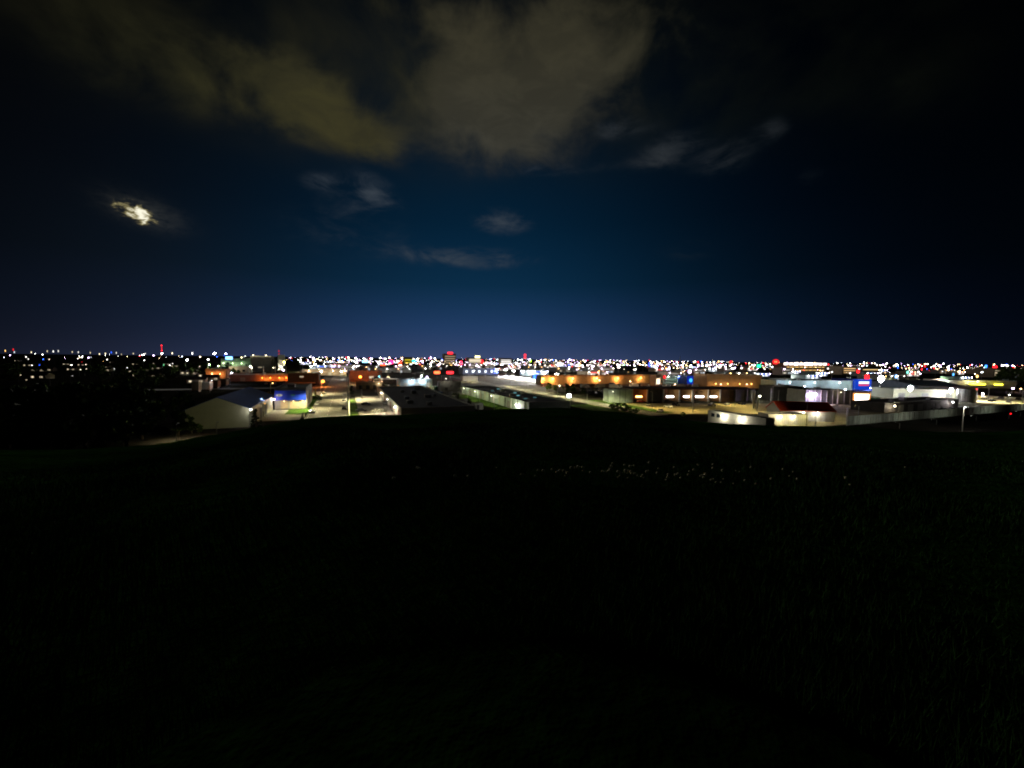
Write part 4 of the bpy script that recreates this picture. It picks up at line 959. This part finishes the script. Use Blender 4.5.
for i, (px, D) in enumerate(((206, 505), (211, 530), (216, 500), (222, 540), (227, 500), (233, 520), (238, 500), (198, 470), (192, 500))):
    farb[i % 2].put(col(px, D), i, 'lit green tree in front of the pale green block', 'lit trees before the pale green block', .55 + .1 * (i % 3))

strip('asphalt_yard', col(300, 230), E2, 620, -900, .003, mat('yard_asphalt', (.085, .08, .066), .95, .4, .04, world_pos=True, spec=.05))  # paler ground sheet added to return more lamp light
for i in range(46):  # scattered lamps added to raise the light on the middle distance
    px = 300 + (i * 61.8) % 715; D = rnd.uniform(255, 640); P = col(px, D)
    cn, c = rnd.choice((('yellowish', (1, .85, .42)), ('yellowish', (1, .85, .42)), ('orange', (1, .42, .1)), ('white', (1, .93, .8)), ('pinkish', (1, .62, .42)), ('greenish', (.8, 1, .5))))
    yard_lamp(P, 10.0, c, 5000 + 26 * D, f'{cn} yard lamp between the halls {zone(px)}', rot=ROT2)['group'] = f'{cn} yard lamps {zone(px)}'
# containers and more parked vehicles in the yards
def container_kind(m_):
    def mk():
        t = thing('shipping_container', '', 'container', (0, 0, 0))
        MB().box(-3.05, -1.22, .1, 3.05, 1.22, 2.6).build('box', m_, t)
        for y in (-.61, .61): MB().box(3.053, y - .56, .2, 3.1, y + .56, 2.5).build('door', m_, t)
        for x in (-2.98, 2.98): MB().box(x - .1, -1.27, 0, x + .1, -1.223, 2.66).build('corner_post', m_steel, t)
        return t
    return Kind(mk)
conts = [(n_, container_kind(mat(n_ + '_container', c_, .6, .25, .4, ribs=.3))) for n_, c_ in (('rusty red', (.30, .07, .035)), ('blue', (.03, .09, .28)), ('pale grey', (.42, .42, .38)), ('green', (.05, .18, .08)))]
for i, (px, py) in enumerate(((428, 391), (436, 389.5), (452, 400), (461, 404), (440, 396), (566, 388.4), (545, 386.6), (899, 404.4), (908, 404), (917, 404.3), (927, 403.2), (938, 402.6), (948, 402), (875, 402), (774, 396), (784, 395), (765, 394.4),
                              (300, 380), (309, 379.4), (366, 384.4), (376, 385.6), (388, 388), (612, 386), (655, 388.5), (705, 390.5), (720, 391), (735, 390.4))):
    n_, kd = conts[(i * 7 + i // 3) % 4]
    kd.put(at(px, py), ROT2 + rnd.choice((0, math.pi / 2)) + rnd.uniform(-.08, .08), f'{n_} shipping container in the yards {zone(px)}', f'{n_} containers {zone(px)}', z=.02)
for i, d_ in enumerate((22, 31, 52, 70, 79, 96, 118)):
    (cars, card, carw)[i % 3].put(st0 + E1 * (40 + d_) + E2 * (ST_W - 1.2 if i % 2 else 1.3), ROT1, f"{('silver', 'black', 'white')[i % 3]} car parked along the kerb of the straight street", f"{('silver', 'black', 'white')[i % 3]} cars along the straight street", z=.02)
for i, (px, py) in enumerate(((648, 406), (668, 407.5), (676, 405.6), (712, 406), (727, 405), (742, 404.6), (660, 412))):
    (cars, carw, card)[i % 3].put(at(px, py), rnd.uniform(0, 6), f"{('silver', 'white', 'black')[i % 3]} car standing in the lit yard of the open-bay depot", f"{('silver', 'white', 'black')[i % 3]} cars in the depot yard", z=.02)
for i, (px, py) in enumerate(((984, 399), (992, 401.5), (1001, 398.6), (1009, 403), (1018, 400))):
    (carw, card, cars)[i % 3].put(at(px, py), ROT2 + rnd.uniform(-.1, .1), f"{('white', 'black', 'silver')[i % 3]} car parked on the sandy lot at far right", f"{('white', 'black', 'silver')[i % 3]} cars on the sandy lot", z=.02)
# ------------------------------------------------------------------ masts and towers on the skyline
def lattice_mast(px, D, ytop, label, m_=None, lights=(), w=1.6):
    P = col(px, D); H = hz(px, ytop, P); t = thing('radio_mast', label, 'mast', P)
    mb = MB()
    for k in range(3):
        a = k * 2.094; mb.tube((w * math.cos(a), w * math.sin(a), 0), (w * .35 * math.cos(a), w * .35 * math.sin(a), H), .25, .15, 5)
        for j in range(8):
            b0 = (k + 1) * 2.094; f0, f1 = j / 8, (j + 1) / 8; r0, r1 = w * (1 - .65 * f0), w * (1 - .65 * f1)
            mb.tube((r0 * math.cos(a), r0 * math.sin(a), H * f0), (r1 * math.cos(b0), r1 * math.sin(b0), H * f1), .12, .12, 4)
    mb.build('lattice', m_ or m_steel, t)
    for py, c, s_, r_ in lights:
        z = hz(px, py, P); MB().ball((0, -.2, z), r_, 8, 5).build('beacon', em(c, s_), t)
    return t
lattice_mast(162, 1600, 344, 'red lit radio mast on the skyline at left above the dark trees', m_red, [(345.5, RED, 5, 2.0), (348, RED, 3, 1.6), (350.5, RED, 5, 2.0), (353.5, WHITE, 40, 2.0)], 2.6)
lattice_mast(525, 2200, 353.5, 'red glowing tower on the skyline beyond the pale warehouse', m_red, [(355, RED, 4, 5.5), (357.5, RED, 4, 5.5)], 6)
lattice_mast(279, 1300, 349, 'thin red mast leaning above the white tower block', m_red, [(351, RED, 1.2, 1.6), (354, RED, .8, 1.6)], 3)
for px, yt, lab in ((548, 353.5, 'thin grey mast on the skyline right of the red tower'), (593, 358, 'short grey mast on the skyline over the orange-lit warehouse'), (637, 357, 'short grey mast left of the tall mast on the skyline'), (680, 356, 'tall grey mast on the skyline behind the pale green hall'), (708, 359.5, 'grey mast on the skyline behind the brown ribbed hall')):
    lattice_mast(px, 1100, yt, lab, m_pale, [], 1.6)

# explicit skyline buildings
def tower_block(px0, px1, py_top, D, label, m_, lit_c, rows=4, cols=4, k=1.2, sign=None):
    P = col(px0, D); P1 = P + E2 * hit(P, E2, px1); b = Bld('tower_block', label, 'building', P, P1, 25, hz(px0, py_top, P), m_, m_darkroof)
    for r_ in range(rows):
        z = b.h * (.2 + .72 * r_ / rows); b.lit(b.w * .08, z, b.w * .92, z + b.h * .08, lit_c, k * (.5 + rnd.random()))
    if sign:
        b.front('roof_sign', b.w * sign[0], b.h - 1, b.w * sign[1], b.h + sign[3], em(sign[2], sign[4]), .6)
    return b
tower_block(444, 456, 353.6, 1300, 'tall block with a red rooftop sign on the skyline beyond the long dark roof', m_pink, (1, .75, .45), k=.45, sign=(.3, .72, RED, 5, 3.5))
tower_block(468, 482, 357.5, 1300, 'broad block with a yellow rooftop sign on the skyline', m_tan, (1, .85, .6), sign=(.5, .85, (1, .9, .4), 6, 3.0))
tower_block(404, 413, 357, 1500, 'block with a yellow top on the skyline beyond the long dark roof', m_tan, YELLOW, 2, k=.9)
tower_block(500, 512, 358, 1500, 'pale low block on the skyline left of the red tower', m_tan, WHITE, 3, k=1.5)
b = tower_block(783, 828, 363.5, 950, 'wide stadium-like hall with a glowing pink white roofline', m_brick, (1, .6, .2), 2, k=1.2)
for i in range(9): b.front('roof_light', b.w * (.02 + .108 * i), b.h - 3.5, b.w * (.10 + .108 * i), b.h + 2.0, em((1, .85, .78), 2.2 + 5 * (i in (2, 4, 5))), .8)
for i in range(10): b.front('column', b.w * (.04 + .1 * i), .1, b.w * (.055 + .1 * i), b.h - 3.6, m_pale, .8)
tower_block(843, 857, 366, 800, 'tan block with rows of warm windows behind the blue sign wall', m_tan, (1, .6, .25), 3, k=.9)
tower_block(862, 880, 366.5, 850, 'long tan block right of the high red sign', m_tan, (1, .7, .3), 2, k=.8)
tower_block(995, 1003, 368, 760, 'narrow block under the wide red sign at far right', m_tan, (1, .8, .5), 3, k=.8)
P = col(775.5, 820); t = thing('pylon_sign', 'huge oval red sign left of the stadium-like hall', 'sign', P, ROT2); zc = hz(775.5, 361.8, P)
MB().tube((0, .2, 0), (0, .2, zc), .5, .4, 8).build('pole', m_steel, t)
MB().extrude([(10.6 * math.cos(2 * math.pi * i / 24), zc + 5.9 * math.sin(2 * math.pi * i / 24)) for i in range(24)], -.5, -.2).build('cabinet', m_dark, t)
MB().extrude([(10 * math.cos(2 * math.pi * i / 24), zc + 5.3 * math.sin(2 * math.pi * i / 24)) for i in range(24)], -.6, -.503).build('sign_face', em(RED, 1.1), t)
for x in (-2.6, 2.2): MB().box(x - 1.1, -.7, zc - 1.6, x + 1.1, -.603, zc + 1.6).build('sign_mark', em((1, .45, .15), 1.4), t)
sign_here(759, 366, 700, 10, 5, GREEN, 2.2, 'green lit sign left of the huge red one')
sign_here(731, 362.3, 900, 6, 6, RED, 2.5, 'red lit sign on the skyline above the brown ribbed hall')
sign_here(650, 364.5, 900, 7, 9, (.06, .1, 1), 3, 'blue lit sign on the skyline over the right end of the orange warehouse')
sign_here(530.5, 361, 1100, 5, 6, (.5, 1, .05), 2.5, 'lime green lit sign right of the red tower')
sign_here(393, 361, 900, 18, 5, (.05, .5, .8), 1.5, 'teal lit panel on the skyline beyond the long dark roof') if False else None
for i, (px, py, D, w_, h_, c, s_, lab) in enumerate((
    (400, 363.5, 700, 5.5, 8, (1, .05, .02), 3, 'tall red sign beyond the long dark roof'), (414, 361, 900, 9, 6, TEAL, 1.6, 'teal sign beyond the long dark roof'), (391, 362, 900, 10, 8, (1, .02, .15), 3, 'crimson sign beyond the parking lot'),
    (437, 372.5, 480, 7, 3, (1, .1, .03), 4, 'orange red sign glowing behind the loading hall'), (450, 372.6, 470, 8, 2.6, RED, 5, 'long red sign glowing behind the loading hall'), (461, 363, 800, 5, 8, (1, .03, .08), 3, 'crimson sign left of the broad block'),
    (482, 361.5, 1000, 6, 8, RED, 2.6, 'red sign at the right foot of the broad block'), (365, 361.5, 900, 12, 5, (.25, .6, 1), 3, 'sky blue sign beyond the parking lot'), (383, 364.8, 700, 8, 3, (1, .08, .02), 3, 'low orange red sign beyond the parking lot'),
    (580, 364.5, 800, 3, 5, (1, .2, .05), 4, 'orange sign over the middle of the orange-lit warehouse'), (607, 361.5, 900, 4, 3, AMBER, 4, 'amber sign on the skyline over the orange-lit warehouse'), (690, 371.5, 520, 5, 4, VIOLET, 5, 'violet sign over the blue store'),
    (898, 367, 1000, 5, 6, BLUE, 4, 'small blue sign on the skyline beyond the floodlit building'), (925, 366.2, 1100, 9, 5, RED, 2, 'dim red sign on the skyline beyond the floodlit building'), (897, 376.5, 520, 5, 3.4, (.2, .5, 1), 7, 'sky blue sign above the floodlit building'),
    (978, 376.3, 520, 5, 3, AMBER, 4, 'amber sign beyond the yellow lit canopies'), (908, 372.4, 640, 4, 4, (.2, 1, .7), 3, 'sea green sign above the floodlit building'), (954, 374.5, 600, 5, 4, (.1, .4, .9), 2, 'dim blue sign beyond the blue grey roof'))):
    sign_here(px, py, D, w_, h_, c, s_, lab)

# ------------------------------------------------------------------ the distant city: generic buildings and lights
def far_kind(name, cat, w, d, h, wm, rm, bands, gable=False, lamps=()):
    def mk():
        b = Bld(name, '', cat, Vector((0, 0)), Vector((w, 0)), d, h, wm, rm, gable=('side', h * 1.6) if gable else None)
        for x0, z0, x1, z1, c, k in bands:
            n = 1 if z0 > .55 or x1 - x0 < .1 else 3
            for i in range(n):
                a, e = x0 + (x1 - x0) * i / n, x0 + (x1 - x0) * (i + .72) / n
                b.lit(w * a, h * z0, w * (x1 if n == 1 else e), h * z1, c, k * (.35, .9, .55)[(i + int(x0 * 9)) % 3])
        if not gable: b.unit(w * .3, d * .4, w * .12, d * .2, 1.8); b.unit(w * .65, d * .3, w * .1, d * .2, 1.4)
        b.front('door', w * .46, .05, w * .52, h * .32, m_dark, .04)
        for x, c, k in lamps: b.lamp(w * x, -2.2, h * .8, c, k * .7 / LENS / 1.3, .5, lit=0)
        return b.t
    return Kind(mk)
FAR = [('flat-roofed store with a bright shopfront', far_kind('store_building', 'building', 40, 24, 7, m_tan, m_darkroof, [(.08, .1, .44, .45, (1, .95, .9), 2.2), (.56, .1, .92, .45, (1, .9, .75), 1.6), (.2, .62, .6, .85, (1, .12, .1), 1.6)], lamps=[(.1, WHITE, 40), (.5, WARM, 18), (.9, VIOLET, 70)])),
       ('dark warehouse with a few lit doors', far_kind('warehouse', 'warehouse', 60, 30, 9, m_grey, m_darkroof, [(.1, .02, .16, .45, (1, .85, .6), .9), (.3, .02, .36, .45, (1, .85, .6), .5), (.7, .02, .76, .45, (.9, .95, 1), 1.2)], lamps=[(.05, AMBER, 25), (.35, WHITE, 60), (.65, (1, .5, .2), 25), (.95, WHITE, 18)])),
       ('pale office with two rows of lit windows', far_kind('office_building', 'building', 30, 18, 12, m_pink, m_darkroof, [(.06, .2, .42, .36, (1, .9, .7), 1.2), (.58, .2, .94, .36, (.9, .95, 1), 1.4), (.06, .6, .7, .76, (1, .92, .8), 1.0)], lamps=[(.1, VIOLET, 60), (.9, WHITE, 30)])),
       ('store with a blue lit sign band', far_kind('store_building', 'building', 34, 22, 8, m_teal, m_bluegrey, [(.1, .1, .9, .42, (.9, .96, 1), 2.0), (.3, .6, .7, .86, (.08, .18, 1), 1.8)], lamps=[(.08, WHITE, 90), (.36, COLD, 40), (.64, WHITE, 25), (.92, VIOLET, 60)]))]
taken = []
k = 0
for i in range(900):
    if k >= 120: break
    px = rnd.uniform(285, 1030); D = math.exp(rnd.uniform(math.log(560), math.log(2600))); P = col(px, D)
    if any((P - q).length < 52 for q in taken): continue
    taken.append(P); desc, kd = FAR[k % 4]; z = zone(px); s_ = rnd.uniform(.8, 1.25)
    kd.put(P, ROT2 + rnd.uniform(-.06, .06), f'{desc} {z}', f'{desc}s {z}', (s_, s_, rnd.uniform(.7, 1.15))); k += 1
house = far_kind('house', 'house', 13, 9, 3.4, m_tan, m_darkroof, [(.1, .3, .28, .7, WARM, 1.6), (.65, .3, .85, .7, WARM, .8)], True)
for i in range(26):
    px = rnd.uniform(-10, 205); D = math.exp(rnd.uniform(math.log(330), math.log(1200))); P = col(px, D)
    house.put(P, ROT2 + rnd.uniform(-.4, .4), f'small gabled house with warm windows {zone(px)}', f'houses {zone(px)}')
for i in range(105):
    px = rnd.uniform(-15, 300); D = math.exp(rnd.uniform(math.log(260), math.log(1500)))
    if px > 200 and D < 620: continue
    if px > 180: D = max(D, 640)
    farb[i % 2].put(col(px, D), rnd.random() * 6, f'dark broadleaf tree {zone(px)}', f'dark trees {zone(px)}', rnd.uniform(.7, 1.25))

# lights of the dark district at left, where the photograph has them
COLN = {'white': WHITE, 'warm yellow': WARM, 'red': RED, 'blue': BLUE, 'violet white': VIOLET, 'orange': SODIUM, 'amber': AMBER, 'green': (.2, 1, .35), 'cold white': COLD}
kinds = {}
def far_lamp(px, py, D, cn, B, r_=None):
    """a distant lamp of brightness B in the picture (B pixels' worth of white)"""
    P = col(px, D); h = hz(px, py, P)
    if h < 2.5:                           # nearer, so that the light stands at a real height over the ground
        D = (ZC - 6) * F / max(2.0, py - yh(px)); P = col(px, D); h = hz(px, py, P)
    h = min(max(h, 3.0), 40)
    r = .45 if D < 700 else .8 if D < 1500 else 1.4
    S = 2.0 ** round(math.log2(min(1200, B / (math.pi * (r * F / D) ** 2))))
    key = (cn, S, r)
    if key not in kinds: kinds[key] = lamp_kind(COLN[cn], S, 9.0, r)
    kinds[key].put(P, ROT2, f'{cn} street light {zone(px)}', f'{cn} street lights {zone(px)}', (1, 1, h / 9.0))
for px, py, D, cn, s_, r_ in [(5, 350, 1800, 'amber', 60, 1.2), (13, 348.5, 1500, 'red', 30, 1.2), (14, 351.5, 1600, 'cold white', 60, 1.2), (31, 351.8, 1900, 'warm yellow', 60, 1.2), (47, 350.8, 1900, 'warm yellow', 60, 1.2), (53, 350.5, 1700, 'white', 120, 1.2),
        (58, 350.6, 1700, 'white', 200, 1.2), (72, 351, 1900, 'warm yellow', 60, 1.2), (78, 351.3, 1700, 'white', 60, 1.2), (90, 352, 1900, 'warm yellow', 60, 1.2), (99, 353, 1600, 'warm yellow', 120, 1.2), (105, 353, 1600, 'warm yellow', 200, 1.2),
        (111, 352, 1700, 'blue', 120, 1.2), (116, 352.5, 1700, 'white', 120, 1.2), (121, 353.5, 1700, 'warm yellow', 120, 1.2), (133, 352.8, 1800, 'warm yellow', 60, 1.2), (145, 353, 1800, 'white', 60, 1.2), (172, 353, 1800, 'warm yellow', 60, 1.2), (192, 352.5, 1800, 'white', 120, 1.2),
        (25, 357, 900, 'white', 60, .6), (27, 359, 800, 'white', 120, .6), (48, 359, 800, 'warm yellow', 60, .6), (30, 365.5, 560, 'white', 120, .6), (37.5, 364.8, 560, 'blue', 60, .6), (32, 370, 500, 'warm yellow', 30, .6), (69.5, 365, 520, 'white', 200, .6),
        (80.5, 361.5, 700, 'red', 30, 1.2), (84, 364, 560, 'warm yellow', 60, .6), (84, 369, 440, 'warm yellow', 120, .6), (78, 370, 430, 'warm yellow', 120, .6), (69, 376, 400, 'white', 60, .6), (106, 359.5, 800, 'white', 200, .6), (90, 357, 900, 'cold white', 30, .6),
        (112, 369, 430, 'white', 120, .6), (117, 373, 400, 'warm yellow', 120, .6), (125, 368, 440, 'white', 60, .6), (127, 377, 380, 'white', 60, .6), (130, 372, 420, 'white', 30, .6), (17, 375, 420, 'warm yellow', 60, .6), (22, 379.5, 370, 'warm yellow', 30, .6),
        (48, 378, 380, 'warm yellow', 30, .6), (96, 372, 420, 'warm yellow', 30, .6), (143, 360, 620, 'white', 200, .6), (162, 365, 500, 'green', 60, .6), (168, 365, 500, 'white', 120, .6), (171, 363.5, 520, 'white', 60, .6), (138, 367, 500, 'warm yellow', 30, .6), (152, 363, 560, 'warm yellow', 30, .6), (198, 366, 480, 'warm yellow', 60, .6)]:
    far_lamp(px, py + rnd.uniform(-.3, .6), D, cn, s_ / 60.0 * rnd.uniform(.3, 1.5) * (.35 if D > 1500 and px < 150 else 1))
# lights of the city band
nl = 0
dens_px = [(285, .5), (340, .8), (390, 1.15), (530, 1.2), (560, .85), (640, .9), (690, 1.05), (760, .8), (830, .35), (870, .5), (960, .7), (1024, .6)]
while nl < 180:
    px = rnd.uniform(288, 1026)
    if rnd.random() > np.interp(px, *zip(*dens_px)) / 1.2: continue
    py = yh(px) + rnd.triangular(-2.0, 13.0, 2.5)
    dep = py - yh(px)
    D = rnd.uniform(1500, 3200) if dep < 2.5 else min(2600, (ZC - rnd.uniform(7, 12)) * F / dep)
    cn = rnd.choices(['white', 'cold white', 'violet white', 'warm yellow', 'red', 'blue', 'orange', 'amber', 'green'], [34, 14, 22, 14, 8, 4, 5, 4, 1])[0]
    B = math.exp(rnd.uniform(math.log(.35), math.log(30))) * (1 if cn in ('white', 'cold white', 'violet white') else .5)
    far_lamp(px, py, D, cn, B); nl += 1
wm = {}
for i in range(120):
    px = rnd.choice((rnd.uniform(340, 560), rnd.uniform(300, 1024), rnd.uniform(560, 740))); D = math.exp(rnd.uniform(math.log(520), math.log(1900)))
    c, cn = rnd.choice(((WHITE, 'white'), (COLD, 'cold white'), ((1, .85, .7), 'creamy white'), ((.85, .68, 1), 'violet white'), ((1, .72, .78), 'pinkish white')))
    if cn not in wm: wm[cn] = mast_kind(c, 11, 12, 1.2)
    wm[cn].put(col(px, D), ROT2 + rnd.uniform(-.5, .5), f'{cn} floodlight mast {zone(px)}', f'{cn} floodlight masts {zone(px)}', rnd.uniform(.8, 1.2))

# the countless small lights farther out read as one mass
mb = MB(); kinds_c = [(WHITE, 16), (COLD, 14), ((.75, .5, 1), 18), ((1, .75, .4), 14), (AMBER, 12), (RED, 12), (BLUE, 12)]; mi = []
rl = random.Random(4)
for i in range(1150):
    px = rl.uniform(285, 1030) if i % 14 else rl.uniform(-5, 290)
    if rl.random() > np.interp(px, [0, 285, 340, 390, 530, 640, 760, 830, 1024], [.4, .5, .8, 1, 1, .9, .8, .6, .6]): continue
    D = math.exp(rl.uniform(math.log(800), math.log(6500))); P = col(px, D); n0_ = len(mb.f)
    mb.ball((P.x, P.y, rl.uniform(5, 14) * (1 if D < 3000 else 1.8)), .0005 * D * rl.choice((.5, .6, .8, 1, 1.5, 2.2)), 6, 3)
    mi += [rl.choices(range(7), [24, 10, 20, 24, 12, 8, 4])[0]] * (len(mb.f) - n0_)
o = mb.build('distant_lights', em(*kinds_c[0]))
for c, k in kinds_c[1:]: o.data.materials.append(em(c, k))
o.data.polygons.foreach_set('material_index', mi)
tag(o, 'countless tiny lights of the far city along the horizon', 'city lights', kind='stuff')
